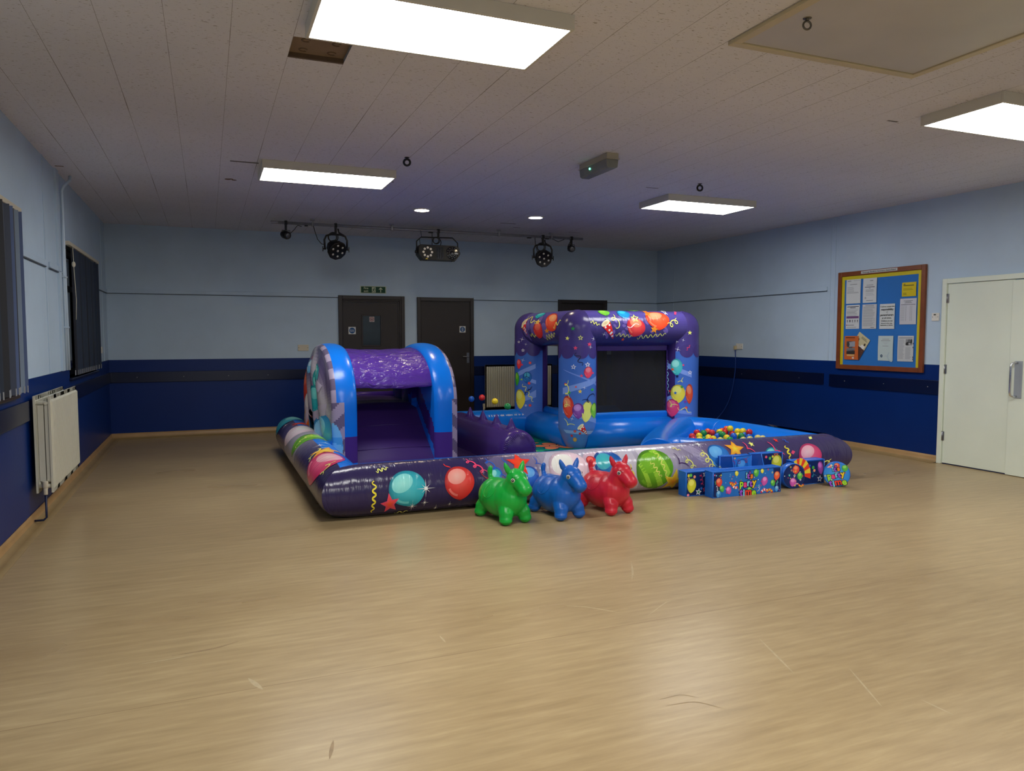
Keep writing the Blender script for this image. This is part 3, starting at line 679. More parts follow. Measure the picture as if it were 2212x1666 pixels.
def glyphs(body, size, align='CENTER', bold=0.0):
    """letter shapes from Blender's own font, as flat polygons"""
    cu = bpy.data.curves.new('t', 'FONT'); cu.body = body; cu.size = size; cu.align_x = align; cu.align_y = 'CENTER'; cu.offset = bold; cu.resolution_u = 3; cu.fill_mode = 'FRONT'
    o = bpy.data.objects.new('t', cu); COL.objects.link(o)
    dg = bpy.context.evaluated_depsgraph_get(); dg.update()
    me = bpy.data.meshes.new_from_object(o.evaluated_get(dg), depsgraph=dg)
    V = [(v.co.x, v.co.y) for v in me.vertices]; F = [tuple(p.vertices) for p in me.polygons]
    COL.objects.unlink(o); bpy.data.objects.remove(o); bpy.data.curves.remove(cu); bpy.data.meshes.remove(me)
    return V, F
# ------------------------------------------------------------------ the room
YF = -16.0                      # wall behind the camera
b = MB(); b.box(-.3, W+.3, YF-.3, .3, -.12, 0); flo = struct(b.build('floor', M_floor), 'glossy tan streaked vinyl floor')
M_scuff = [mat('pale_scuff', (187, 169, 131), .5, noise=.4, nscale=30), mat('brown_scuff', (152, 128, 92), .5, noise=.4, nscale=30)]
for pts, wd, k in SCUFF:
    b = MB(); n = len(pts)
    fine = [pts[0]]
    for a in range(n - 1):
        for q in range(1, 6): fine.append(tuple(pts[a][j] + (pts[a+1][j] - pts[a][j]) * q / 5 for j in (0, 1)))
    for _ in range(2): fine = [fine[0]] + [tuple((fine[a-1][j] + 2*fine[a][j] + fine[a+1][j]) / 4 for j in (0, 1)) for a in range(1, len(fine)-1)] + [fine[-1]]
    prev = None; m_ = len(fine)
    for a in range(m_):
        p, q = Vector((*fine[max(a-1, 0)], 0)), Vector((*fine[min(a+1, m_-1)], 0)); d = (q - p).normalized(); s_ = Vector((-d.y, d.x, 0)) * wd * .5 * math.sin(PI * (.06 + .88 * a / (m_-1)))
        c = Vector((*fine[a], .0006)); r_ = (b.add(c - s_), b.add(c + s_))
        if prev: b.face([prev[0], r_[0], r_[1], prev[1]])
        prev = r_
    b.build('scuff_mark', M_scuff[k], flo)
hx0, hx1, hy0, hy1 = 1.726, 2.030, -7.554, -7.25      # a missing ceiling tile
b = MB()
for q in ((-.3, hx0, YF-.3, .3), (hx1, W+.3, YF-.3, .3), (hx0, hx1, hy1, .3), (hx0, hx1, YF-.3, hy0)): b.box(*q, H, H+.14)
ceil = struct(b.build('ceiling', M_ceil), 'fissured tile ceiling')
M_recess = mat('bare_brown_board', (128, 108, 86), .8, noise=.3, nscale=6)
M_glue = mat('old_glue_dabs', (96, 78, 60), .7, noise=.3)
b = MB(); b.box(hx0, hx1, hy0, hy1, H+.022, H+.05); rec = b.build('bare_ceiling_patch', M_recess, ceil); 
b = MB()
for x, y in ((1.80,-7.47),(1.96,-7.47),(1.80,-7.33),(1.955,-7.33)): b.torus((x,y,H+.021), .022, .004, arc=.8, seg=14, rs=6)
b.box(hx0, hx1, hy1-.02, hy1, H-.002, H+.022); b.build('glue_dab', M_glue, rec)

T = .25
b = MB(); b.box(-T, W+T, 0, T, 0, H); struct(b.build('wall_back', M_wall), 'back wall, pale blue over navy')
b = MB(); b.box(W, W+T, YF, 0, 0, H); struct(b.build('wall_right', M_wall), 'right wall, pale blue over navy')
b = MB(); b.box(-T, W+T, YF-T, YF, 0, H); struct(b.build('wall_front', M_wall), 'wall behind the camera')
WIN = [(-7.25, -5.45), (-3.16, -1.25)]; WZ0, WZ1 = 1.02, 2.36
b = MB(); ys = [YF, WIN[0][0], WIN[0][1], WIN[1][0], WIN[1][1], 0]
for k in range(5):
    if k % 2 == 0: b.box(-T, 0, ys[k], ys[k+1], 0, H)
    else: b.box(-T, 0, ys[k], ys[k+1], 0, WZ0); b.box(-T, 0, ys[k], ys[k+1], WZ1, H)
struct(b.build('wall_left', M_wall), 'left wall with two windows, pale blue over navy')

# skirting: coved vinyl, vertical upstand plus the strip lying on the floor
def cove(name, x0, x1, y0, y1, nx, ny):
    b = MB(); prof = [(0, .08), (.008, .08), (.010, .05), (.018, .022), (.034, .008), (.06, .004), (.11, .003), (.11, 0), (0, 0)]
    P0 = Vector((x0, y0, 0)); P1 = Vector((x1, y1, 0)); n = Vector((nx, ny, 0))
    A = [b.add(P0 + n*d + Vector((0,0,z))) for d, z in prof]; B = [b.add(P1 + n*d + Vector((0,0,z))) for d, z in prof]
    for k in range(len(prof)): 
        b.m = 0 if k < 3 else 1
        j = (k+1) % len(prof); b.face([A[k], A[j], B[j], B[k]], None, True)
    return struct(b.build(name, [M_skirt, M_skirt2]), 'tan coved vinyl skirting')
b_ = cove('baseboard_back', 0, W, 0, 0, 0, -1); cove('baseboard_left', 0, 0, YF, 0, 1, 0); cove('baseboard_right', W, W, -5.74, 0, -1, 0)

# picture rails, dado boards, battens
def rail_profile(b, a0, a1, wall):
    for z0, z1, d in ((2.034, 2.087, .014), (2.034, 2.046, .020)):
        if wall == 'b': b.box(a0, a1, -d, 0, z0, z1)
        if wall == 'r': b.box(W-d, W, a0, a1, z0, z1)
        if wall == 'l': b.box(0, d, a0, a1, z0, z1)
b = MB(); rail_profile(b, 0, 3.15, 'b'); rail_profile(b, 5.35, 6.89, 'b'); rail_profile(b, 7.856, W, 'b'); struct(b.build('trim_1', M_paleblue, bevel=.003), 'pale blue picture rail, back wall')
b = MB(); rail_profile(b, -4.053, 0, 'r'); struct(b.build('trim_2', M_paleblue, bevel=.003), 'pale blue picture rail, right wall')
b = MB(); rail_profile(b, -4.02, -3.46, 'l'); rail_profile(b, -5.28, -4.2, 'l'); rail_profile(b, -1.0, 0, 'l'); struct(b.build('trim_3', M_paleblue, bevel=.003), 'pale blue picture rail, left wall')
def dado(b, a0, a1, wall, z0=.79, z1=.937, d=.022):
    if wall == 'b': b.box(a0, a1, -d, 0, z0, z1)
    if wall == 'r': b.box(W-d, W, a0, a1, z0, z1)
    if wall == 'l': b.box(0, d, a0, a1, z0, z1)
b = MB()
for a0, a1 in ((0, 3.14), (4.195, 4.385), (5.355, 6.89), (7.86, W)): dado(b, a0, a1, 'b')
struct(b.build('trim_4', M_navygloss, bevel=.003), 'dark navy protection board, back wall')
b = MB(); dado(b, -4.03, 0, 'r'); dado(b, -5.74, -4.14, 'r', .775, .93); struct(b.build('trim_5', M_navygloss, bevel=.003), 'dark navy protection board, right wall')
b = MB(); dado(b, YF, -5.12, 'l', .80, .95); dado(b, -3.78, 0, 'l'); struct(b.build('trim_6', M_navygloss, bevel=.003), 'dark navy protection board, left wall')
b = MB()
for y in (-.42, -4.15): b.box(0, .006, y-.022, y+.022, 1.11, H)
for y in (-.52, -4.17, -4.09): b.box(W-.006, W, y-.012, y+.012, 1.11, H)
b.box(0, .02, -3.62, -3.50, 1.11, H)
struct(b.build('trim_7', M_paleblue), 'pale blue panel joint strips')
b = MB(); d_ = .0155  # thin strips coloured grey to draw the shadow under the picture rails
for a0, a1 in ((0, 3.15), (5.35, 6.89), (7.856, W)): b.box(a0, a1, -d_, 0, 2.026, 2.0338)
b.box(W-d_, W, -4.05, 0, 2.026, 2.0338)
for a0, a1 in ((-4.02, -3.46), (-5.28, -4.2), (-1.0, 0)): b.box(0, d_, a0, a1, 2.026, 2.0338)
struct(b.build('shadow_strips', mat('painted_shadow_line', (70, 80, 92), .7)), 'painted grey shadow line under the picture rails')
b = MB(); M_screw = mat('screw_cap', (150, 150, 150), .4)
for x in (.35, .95, 1.55, 2.1, 2.7, 5.8, 6.4): b.cyl((x, -.0215, .862), (x, -.0235, .862), .006, 8)
for y in (-1.2, -2.4, -3.6, -4.4, -5.0, -5.6): b.cyl((W-.0215, y, .855), (W-.0235, y, .855), .006, 8)
struct(b.build('trim_8', M_screw), 'small screw heads in the protection boards')

# ---- back wall doors
def door_back(name, x0, x1, top, label, deep):
    r = struct_root(name, ((x0+x1)/2, 0, 0), label)
    fw = .058
    b = MB()
    for a0, a1, z1, d in ((x0, x0+fw, top, .035), (x1-fw, x1, top, .035)): b.box(a0, a1, -d, 0, 0, z1)
    b.box(x0+fw, x1-fw, -.035, 0, top-fw, top)
    if deep:
        for k, d in ((1, .026), (2, .018)):
            b.box(x1-fw-.025*k, x1-fw-.025*(k-1), -d, 0, 0, top-fw-.022*(k-1)); b.box(x0+fw+.012, x1-fw-.025*k, -d, 0, top-fw-.022*k, top-fw-.022*(k-1))
        b.box(x0+fw, x0+fw+.012, -.02, 0, 0, top-fw)
    else:
        b.box(x0+fw, x0+fw+.012, -.022, 0, 0, top-fw); b.box(x1-fw-.012, x1-fw, -.022, 0, 0, top-fw); b.box(x0+fw+.012, x1-fw-.012, -.022, 0, top-fw-.014, top-fw)
    b.build('door_frame', M_dkwood, r, bevel=.004)
    l0, l1 = x0+fw+.012, x1-fw-(.052 if deep else .012)
    return r, l0, l1
r1, a0, a1 = door_back('door_1', 3.15, 4.188, 2.065, 'dark brown door with a glazed panel, left of three', True)
gx0, gx1, gz0, gz1 = 3.525, 3.80, 1.30, 1.752
b = MB(); t0 = 2.065-.058-.046
b.box(a0, gx0, -.012, 0, .01, t0); b.box(gx1, a1, -.012, 0, .01, t0); b.box(gx0, gx1, -.012, 0, .01, gz0); b.box(gx0, gx1, -.012, 0, gz1, t0)
lf = b.build('door_leaf', M_dkwood2, r1)
b = MB()
for q in ((gx0-.022, gx0, gz0-.022, gz1+.022), (gx1, gx1+.022, gz0-.022, gz1+.022), (gx0, gx1, gz0-.022, gz0), (gx0, gx1, gz1, gz1+.022)): b.box(q[0], q[1], -.02, -.002, q[2], q[3])
b.build('glazing_bead', M_dkwood, lf, bevel=.003)
b = MB(); b.box(gx0, gx1, -.006, -.001, gz0, gz1); b.build('glass_pane', M_doorglass, lf)
r2, a0, a1 = door_back('door_2', 4.392, 5.348, 2.060, 'plain dark brown door with a steel lever handle, middle of three', False)
b = MB(); b.box(a0, a1, -.012, 0, .01, 2.060-.072); lf2 = b.build('door_leaf', M_dkwood2, r2)
b = MB(); b.box(5.228, 5.270, -.018, -.0125, .995, 1.165); b.cyl((5.249, -.018, 1.10), (5.249, -.05, 1.10), .009, 10); b.tube([(5.249,-.05,1.10),(5.20,-.052,1.102),(5.15,-.05,1.104)], [.009,.009,.007], 10)
b.cyl((5.249,-.018,1.03),(5.249,-.021,1.03),.008,10); b.build('lever_handle', M_metal, r2, bevel=.002)
r3, a0, a1 = door_back('door_3', 6.896, 7.852, 2.066, 'dark brown door half hidden by the inflatable house', False)
b = MB(); b.box(a0, a1, -.012, 0, .01, 2.066-.072); b.build('door_leaf', M_dkwood2, r3)

# ---- white double door on the right wall
r4 = struct_root('door_4', (W, -6.5, 0), 'white double door on the right wall')
b = MB()
b.box(W-.035, W, -5.800, -5.746, 0, 2.066); b.box(W-.035, W, -7.36, -7.306, 0, 2.066); b.box(W-.035, W, -7.306, -5.800, 2.012, 2.066)
b.build('door_frame', M_whitedoor, r4, bevel=.005)
b = MB(); b.box(W-.015, W, -6.545, -5.803, .012, 2.008); l1 = b.build('door_leaf', M_whitedoor, r4, bevel=.003)
b = MB(); b.box(W-.040, W, -7.302, -6.538, .006, 2.000); l2 = b.build('door_leaf', M_whitedoor, r4, bevel=.003)
for z in (1.85, 1.065, .315):
    b = MB(); b.box(W-.022, W-.014, -5.822, -5.802, z-.05, z+.05); b.cyl((W-.026, -5.803, z-.05), (W-.026, -5.803, z+.05), .006, 8); b.build('hinge', M_metal, r4)
b = MB(); b.box(W-.046, W-.0405, -6.675, -6.595, .80, 1.18); hp = b.build('push_plate', mat('satin_push_plate', (168,176,182), .4, .25, noise=.1), l2, bevel=.002)
b = MB(); yy = -6.605
b.tube([(W-.046, yy-.02, 1.16), (W-.075, yy-.01, 1.165), (W-.10, yy+.005, 1.15), (W-.105, yy+.008, 1.12), (W-.105, yy+.008, .86), (W-.10, yy+.005, .83), (W-.075, yy-.01, .815), (W-.046, yy-.02, .82)], .010, 12)
b.build('pull_handle', mat('polished_aluminium', (215,217,220), .18, 1.0, noise=.05), l2)

# ---- windows with vertical blinds on the left wall
M_brownframe = mat('brown_window_frame', (48, 34, 28), .5, noise=.3)
for k, (y0, y1) in enumerate(WIN):
    r = struct_root('window_%d' % (k+1), (0, (y0+y1)/2, WZ0), 'dark window behind a blind, %s' % ('nearer' if k == 0 else 'further'))
    b = MB(); d0, d1 = -.16, -.10
    b.box(d0, d1, y0, y0+.06, WZ0, WZ1); b.box(d0, d1, y1-.06, y1, WZ0, WZ1); b.box(d0, d1, y0, y1, WZ0, WZ0+.06); b.box(d0, d1, y0, y1, WZ1-.06, WZ1)
    for t in (.33, .67): b.box(d0, d1, y0+(y1-y0)*t-.03, y0+(y1-y0)*t+.03, WZ0, WZ1)
    b.box(d0, d1, y0, y1, 1.93, 1.98)
    b.build('window_frame', M_brownframe, r, bevel=.004)
    b = MB(); b.box(-.135, -.128, y0+.05, y1-.05, WZ0+.05, WZ1-.05); b.build('window_pane', M_glass, r)
    b = MB(); b.box(-.2, .03, y0-.03, y1+.03, WZ0-.025, WZ0); b.build('window_sill', M_navygloss if k else M_brownframe, r, bevel=.004)

M_vane = [mat('blind_vane_%d' % i, c, .6, noise=.12, nscale=4) for i, c in enumerate(((34, 46, 66), (84, 104, 150), (18, 22, 34), (120, 138, 160), (52, 62, 84)))]
M_hem = mat('vane_hem_weight', (168, 172, 178), .4)
def blind(name, label, y0, y1, zt, zb, ang, gap, n, rnd, pal):
    t = thing(name, label, 'window blind', (.05, (y0+y1)/2, zt), 'vertical blinds on the left wall')
    b = MB(); b.box(.028, .066, y0, y1, zt-.035, zt); b.box(.0, .03, y0+.1, y0+.13, zt-.03, zt-.005); b.box(.0, .03, y1-.13, y1-.1, zt-.03, zt-.005)
    b.build('headrail', M_cream, t, bevel=.003)
    for k in range(n):
        yc = y1 - .06 - k * gap; a = ang(k, rnd); mm = M_vane[pal[k % len(pal)]]
        dx, dy = math.sin(a) * .0445, math.cos(a) * .0445
        b = MB()
        def fn(u, v, yc=yc, dx=dx, dy=dy):
            s = u - .5; bow = .006 * (1 - (2*s)**2)
            sw = .012 * math.sin(v * 2.2 + yc * 3)
            return Vector((.048 + 2*s*dx + bow*math.cos(a), yc + 2*s*dy + sw, zt - .04 - v * (zt - .04 - zb)))
        b.grid(fn, 5, 6)
        # hem with the pale weight clips at both bottom corners, hanger at the top
        b.m = 1
        for s in (-.92, .92): b.box(.048 + s*dx - .003, .048 + s*dx + .003, yc + s*dy - .004 + .012*math.sin(2.2+yc*3), yc + s*dy + .004 + .012*math.sin(2.2+yc*3), zb - .004, zb + .045)
        b.box(.044, .052, yc-.008, yc+.008, zt-.05, zt-.03)
        b.build('vane', [mm, M_hem], t)
    return t
rn = random.Random(3)
bl2 = blind('vertical_blind', 'dark closed vertical blind hanging beyond the white wall pipe', -3.33, -1.20, 2.353, 1.05, lambda k, r: .12 + (.35 if k in (1, 4) else r.uniform(-.04, .05)), .081, 23, rn, (0,0,2,0,0))
b = MB(); b.tube([(.075, -3.20, 2.31), (.078, -3.2, 2.1), (.085, -3.17, 1.8), (.08, -3.19, 1.6)], .003, 6); b.sphere((.077, -3.2, 2.14), .018, 8, 6, 1, 1, 1.6); b.build('pull_cord', M_cream, bl2)
rn = random.Random(5)
bl1 = blind('vertical_blind', 'half-open vertical blind at the near left window with blue and grey vanes', -7.45, -5.33, 2.345, 1.04, lambda k, r: (.25, 1.3, .9, .5, 1.2, 1.0, .6, 1.1)[k % 8] + r.uniform(-.15, .15), .088, 15, rn, (0,1,3,2,1,4,0,2,1))
# ------------------------------------------------------------------ ceiling fittings
M_fix = mat('light_frame_white', (205, 202, 190), .45, noise=.05)
def emis(name, c, s):
    m = bpy.data.materials.new(name); m.use_nodes = True; nt = m.node_tree; nt.nodes.clear()
    e = N(nt, 'ShaderNodeEmission', Strength=s); e.inputs['Color'].default_value = (*c, 1); o = N(nt, 'ShaderNodeOutputMaterial'); L(nt, e.outputs[0], o.inputs[0]); return m
PANEL = 9.0
M_led = emis('led_diffuser', (1.0, .99, .97), PANEL)
M_led2 = emis('led_diffuser_far', (1.0, .99, .97), PANEL * .78)
M_warm = emis('warm_downlight_lamp', (1.0, .80, .52), 45.0)
def panel_light(x, y, label):
    t = thing('ceiling_light_panel', label, 'ceiling light', (x, y, H), 'square-edged LED ceiling panels')
    b = MB(); w, d, f = .598, .298, .017
    b.box(x-w, x+w, y-d, y-d+f, H-.072, H); b.box(x-w, x+w, y+d-f, y+d, H-.072, H); b.box(x-w, x-w+f, y-d+f, y+d-f, H-.072, H); b.box(x+w-f, x+w, y-d+f, y+d-f, H-.072, H)
    b.build('frame', M_fix, t, bevel=.002)
    b = MB(); b.box(x-w+f, x+w-f, y-d+f, y+d-f, H-.069, H-.064); b.build('diffuser', M_led, t)
    return t
pl = panel_light(2.36, -8.035, 'lit white ceiling panel light beside the missing ceiling tile')
for x, y, lb in ((2.355, -4.39, 'lit white ceiling panel light between the brown ceiling stain and a black hook ring'), (6.556, -4.40, 'lit white ceiling panel light beyond the emergency light, nearest the notice board'), (6.575, -8.075, 'lit white ceiling panel light cut off by the right edge, beside the loft hatch')):
    q = dup(pl, (x, y, H), lb)
    if y > -5:
        for ch in q.children:
            if ch.name.startswith('diffuser'): ch.data = ch.data.copy(); ch.data.materials[0] = M_led2
# the same fittings continue behind the camera: plain area lamps
for x, y in ((2.36, -11.75), (6.56, -11.75), (2.36, -14.6), (6.56, -14.6)):
    kx = .45 if x > 5 else 1.3
    la = bpy.data.lights.new('panel_lamp', 'AREA'); la.shape = 'RECTANGLE'; la.size = 1.15; la.size_y = .56; la.energy = kx * 1.35 * PANEL * PI * 1.15 * .56; la.color = (1.0, .99, .97)
    o = bpy.data.objects.new('panel_lamp', la); o.location = (x, y, H - .07); COL.objects.link(o)

def downlight(x, y, label):
    t = thing('downlight', label, 'ceiling light', (x, y, H), 'round warm downlights')
    b = MB(); b.lathe([(.088, -.012), (.094, -.006), (.112, -.004), (.115, 0), (.085, 0)], (x, y, H), seg=28); b.build('trim_ring', M_white, t)
    b = MB(); b.lathe([(0, -.008), (.06, -.009), (.088, -.011), (.088, -.003)], (x, y, H), seg=28); b.build('lamp', M_warm, t)
    return t
d = downlight(3.746, -2.686, 'glowing round warm downlight, left one of the two above the lighting bar')
dup(d, (5.271, -2.692, H), 'glowing round warm downlight, right one of the two above the lighting bar')

# emergency light
x, y = 4.49, -5.79
t = thing('emergency_light', 'grey plastic emergency light with a green indicator on the ceiling', 'emergency light', (x, y, H))
b = MB(); b.box(x-.058, x+.058, y-.25, y+.25, H-.045, H); b.box(x-.066, x+.066, y-.26, y+.26, H-.052, H-.045); b.build('base', mat('grey_cream_housing', (176,170,152), .5, noise=.1), t, bevel=.004)
b = MB()
P = [(x-.060, H-.052), (x+.060, H-.052), (x+.052, H-.115), (x+.035, H-.125), (x-.035, H-.125), (x-.052, H-.115)]
b.prism(P, 1, y-.245, y+.245); b.build('diffuser_cover', mat('cloudy_diffuser', (128,132,128), .25, noise=.25, nscale=9), t, bevel=.003)
b = MB(); b.sphere((x-.0575, y+.05, H-.078), .009, 8, 6); b.build('indicator', emis('green_led', (.1, 1, .5), 3), t)

def hook_ring(x, y, label, m, k=1.0):
    t = thing('hook_ring', label, 'ceiling hook', (x, y, H))
    b = MB(); b.torus((x, y, H-.016-.027*k), .027*k, .0095*k*k, (math.sin(.3), math.cos(.3), 0), 24, 10); b.build('ring', m, t)
    b = MB(); b.cyl((x, y, H), (x, y, H-.012), .008, 10); b.lathe([(0,-.004),(.02,-.004),(.022,0),(0,0)], (x,y,H), seg=14); b.build('screw_base', m, t)
    return t
hook_ring(2.917, -5.224, 'black ring hook in the ceiling beside the middle-left light panel', M_black)
hook_ring(5.959, -5.254, 'black ring hook in the ceiling before the panel light near the right wall', M_black)

# loft hatch
t = thing('loft_hatch', 'large pale ceiling hatch with a cream frame', 'hatch', (4.75, -8.98, H))
b = MB(); hx = (3.856, 5.20); hy = (-9.60, -8.345); f = .05
b.box(hx[0], hx[1], hy[1]-f, hy[1], H-.022, H); b.box(hx[0], hx[1], hy[0], hy[0]+f, H-.022, H); b.box(hx[0], hx[0]+f, hy[0]+f, hy[1]-f, H-.022, H); b.box(hx[1]-f, hx[1], hy[0]+f, hy[1]-f, H-.022, H)
b.build('frame', mat('cream_gloss_trim', (196,184,150), .4, noise=.15), t, bevel=.004)
b = MB(); b.box(hx[0]+f+.008, hx[1]-f-.004, hy[0]+f+.004, hy[1]-f-.004, H-.014, H-.001); b.build('panel', mat('pale_hatch_board', (190,187,184), .35, noise=.2, nscale=2), t)
b = MB(); b.box(hx[0]+f, hx[0]+f+.008, hy[0]+f, hy[1]-f, H-.004, H); b.build('shadow_gap', M_black, t)
hook_ring(4.003, -8.755, 'small steel ring pull on the pale loft hatch', mat('dull_steel', (110,106,96), .4, .8), .72).location.z = H - .012

# scars on the ceiling
M_scar = mat('brown_ceiling_scar', (110, 88, 66), .9, noise=.4, nscale=20)
M_smudge = mat('dark_smudge', (112, 108, 104), .9, noise=.5, nscale=12)
b = MB()
for cx, cy, r in ((1.50, -3.68, .028), (1.56, -3.66, .022), (1.53, -3.70, .02)): b.lathe([(0,-.002),(r,-.0015),(r*1.1,0)], (cx, cy, H), seg=9)
b.box(.03, .10, -3.72, -3.70, H-.002, H)
ceil_s = b.build('ceiling_scar', M_scar, ceil)
b = MB()
for q in ((1.50,1.74,-4.53,-4.49),(2.96,3.05,-4.18,-4.14),(5.03,5.26,-2.06,-2.03),(5.35,5.46,-1.75,-1.73),(6.3,6.5,-1.6,-1.585),(5.85,5.95,-7.62,-7.6),(5.55,5.7,-4.9,-4.88)): b.box(*q, H-.001, H)
b.build('ceiling_scar', M_smudge, ceil)

# ------------------------------------------------------------------ stage lighting bar
yb, zb = -1.43, H-.068
t = thing('lighting_bar', 'long galvanised lighting bar hung across the ceiling', 'lighting bar', (4.35, yb, H))
b = MB(); b.tube([(2.075, yb, zb), (6.62, yb, zb)], .0195, 16); b.lathe([(.0205,0),(.0205,.08),(.0195,.09)], (2.073, yb, zb), (1,0,0), 16); b.build('tube', M_pipe, t)
for x in (2.60, 3.664, 5.244, 6.09):
    b = MB(); b.box(x-.012, x+.012, yb-.028, yb+.028, zb-.026, zb+.026); b.cyl((x, yb, zb+.02), (x, yb, H), .008, 8); b.cyl((x-.03, yb, H-.006), (x+.03, yb, H), .02, 10); b.build('hanger', M_pipe, t, bevel=.003)
for x0, x1 in ((5.99, 6.05), (4.19, 4.25), (5.70, 5.76), (2.50, 2.54)):
    b = MB(); b.box(x0, x1, yb-.02, yb+.02, zb-.031, zb-.02); b.build('cable_tie', M_blackm, t)

def clamp(b, x):
    b.box(x-.018, x+.018, yb-.026, yb+.026, zb-.028, zb+.028); b.box(x-.016, x+.014, yb-.012, yb+.012, zb-.10, zb-.02)
M_led_lens = mat('clear_led_lens', (190,190,186), .12, spec=.8)
def par_can(x, zc, yaw, pitch, label, cr):
    t = thing('stage_light', label, 'stage light', (x, yb, zb), 'round black LED stage lights')
    b = MB(); clamp(b, x); b.build('clamp', M_black, t, bevel=.003)
    zt = zc + .175
    b = MB(); b.tube([(x-.145, yb, zc-.01), (x-.150, yb, zc+.12), (x-.125, yb, zt), (x-.06, yb, zt+.02), (x+.06, yb, zt+.02), (x+.125, yb, zt), (x+.150, yb, zc+.12), (x+.145, yb, zc-.01)], .013, 8); b.build('yoke', M_black, t)
    # body: short drum, chamfered head with seven lenses
    f = Vector((math.sin(yaw)*math.cos(pitch), -math.cos(yaw)*math.cos(pitch), -math.sin(pitch)))
    c = Vector((x, yb, zc))
    b = MB(); b.lathe([(0,-.13),(.07,-.13),(.098,-.09),(.106,-.02),(.106,.0),(.132,.012),(.134,.05),(.126,.062),(.118,.058),(0,.056)], c, f, 10); hd = b.build('body', M_black, t, bevel=.004)
    u = f.orthogonal().normalized(); w = f.cross(u)
    up = Vector((0,0,1)) - f * f.z; up.normalize(); rt = f.cross(up)
    for k in range(7):
        p = c + f*.056 + (Vector((0,0,0)) if k == 0 else (rt*math.cos(k*PI/3+.3) + up*math.sin(k*PI/3+.3))*.078)
        b = MB(); b.lathe([(.0,.010),(.008,.009),(.014,.004),(.016,0)], p, f, 12); b.build('lens', M_led_lens, hd)
    for s in (-1, 1):
        b = MB(); b.cyl((x+s*.13, yb, zc), (x+s*.172, yb, zc), .012, 10); b.box(x+s*.172-.006, x+s*.172+.006, yb-.006, yb+.006, zc-.035, zc+.035); b.build('tilt_knob', M_black, t, bevel=.003)
    b = MB()
    for R, dx in ((.055, 0), (.062, .012)): b.torus((x-.05+dx, yb-.03, zt-.02), R, .007, (.2,1,.1), 22, 6)
    b.tube([(x-.05, yb-.03, zt-.08), (x-.01, yb-.02, zt-.10), (x+.0, yb+.02, zc+.1)], .006, 6)
    b.build('cable', M_blackm, t); b = MB()
    b.tube([(x-.29*cr, yb, zb-.02), (x-.27*cr, yb, zb-.10), (x-.24*cr, yb-.01, zc+.12), (x-.19*cr, yb-.02, zc+.06), (x-.14*cr, yb-.02, zc+.05)], .005, 6)
    b.build('cable', M_blackm, t); b = MB()
    b.tube([(x+.03, yb, zb-.04), (x+.04, yb, zb-.09), (x+.11, yb, zt+.01)], .011, 6)
    b.build('cable', M_blackm, t)
    return t
par_can(2.903, 2.60, .35, .55, 'round black seven-lens stage light tilted down, left of the wide effect light', 1)
par_can(5.954, 2.605, -.05, .35, 'round black seven-lens stage light facing forward, right of the wide effect light', .45)

x, zc = 4.32, 2.605
t = thing('effect_light', 'wide black three-section disco effect light hanging mid bar', 'stage light', (x, yb, zb))
b = MB(); clamp(b, x+.01); b.build('clamp', M_black, t, bevel=.003)
b = MB(); b.tube([(x-.305, yb, zc), (x-.305, yb, zc+.155), (x-.24, yb, zc+.215), (x+.22, yb, zc+.225), (x+.295, yb, zc+.155), (x+.305, yb, zc)], .009, 8); b.build('yoke', M_black, t)
b = MB(); P = [(x-.295, zc-.03), (x-.235, zc-.105), (x+.235, zc-.105), (x+.295, zc-.03), (x+.295, zc+.065), (x+.245, zc+.105), (x-.265, zc+.105), (x-.295, zc+.07)]
b.prism(P, 1, yb-.09, yb+.09)
for s in (-1, 1): b.cyl((x+s*.29, yb, zc+.01), (x+s*.328, yb, zc+.01), .022, 12)
for s in (-.22, -.19, .19, .22): b.cyl((x+s, yb-.07, zc-.105), (x+s, yb-.07, zc-.118), .008, 8)
bd = b.build('body', M_black, t, bevel=.004)
yf = yb - .0905
b = MB()
for k in range(8): 
    a = k*PI/4; b.lathe([(0,.006),(.009,.005),(.0155,.002),(.017,0)], (x-.17+.061*math.cos(a), yf, zc+.002+.061*math.sin(a)), (0,-1,0), 12)
b.build('lens_ring', mat('white_led_lens', (236,234,228), .2, spec=.6), bd)
b = MB(); b.box(x-.055, x+.055, yf-.003, yf+.001, zc-.085, zc+.08); 
for i in range(3):
    for j in range(7): b.sphere((x-.035+.035*i, yf-.004, zc-.07+.02*j), .008, 8, 5)
b.build('centre_window', mat('dark_ribbed_lens', (46,50,54), .15, noise=.5, nscale=60), bd)
b = MB(); b.lathe([(0,.004),(.085,.003),(.092,.001),(.094,0)], (x+.185, yf, zc), (0,-1,0), 28)
b.m = 1
for k in range(12):
    for R in (.045, .072): 
        a = k*PI/6 + R*7; b.sphere((x+.185+R*math.cos(a), yf-.004, zc+R*math.sin(a)), .005, 6, 4)
b.sphere((x+.185, yf-.005, zc), .007, 8, 5)
b.build('spot_window', [mat('smoked_lens', (26,26,28), .12), M_led_lens], bd)
b = MB(); b.prism([(x-.205, zc-.098), (x-.165, zc-.098), (x-.175, zc-.082), (x-.195, zc-.082)], 1, yf-.002, yf); b.build('warning_sticker', mat('yellow_sticker', (190,170,60), .5), bd)
b = MB()
for R, dx in ((.042, 0), (.047, .01)): b.torus((x-.035+dx, yb-.03, zc+.175), R, .006, (.15,1,.1), 22, 6)
b.tube([(x-.08, yb, zb-.03), (x-.085, yb-.02, zc+.22), (x-.08, yb, zc+.1)], .005, 6); b.build('cable', M_blackm, t); b = MB(); b.tube([(x+.02, yb-.02, zc+.21), (x+.045, yb-.02, zc+.16), (x+.04, yb, zc+.1)], .006, 6)
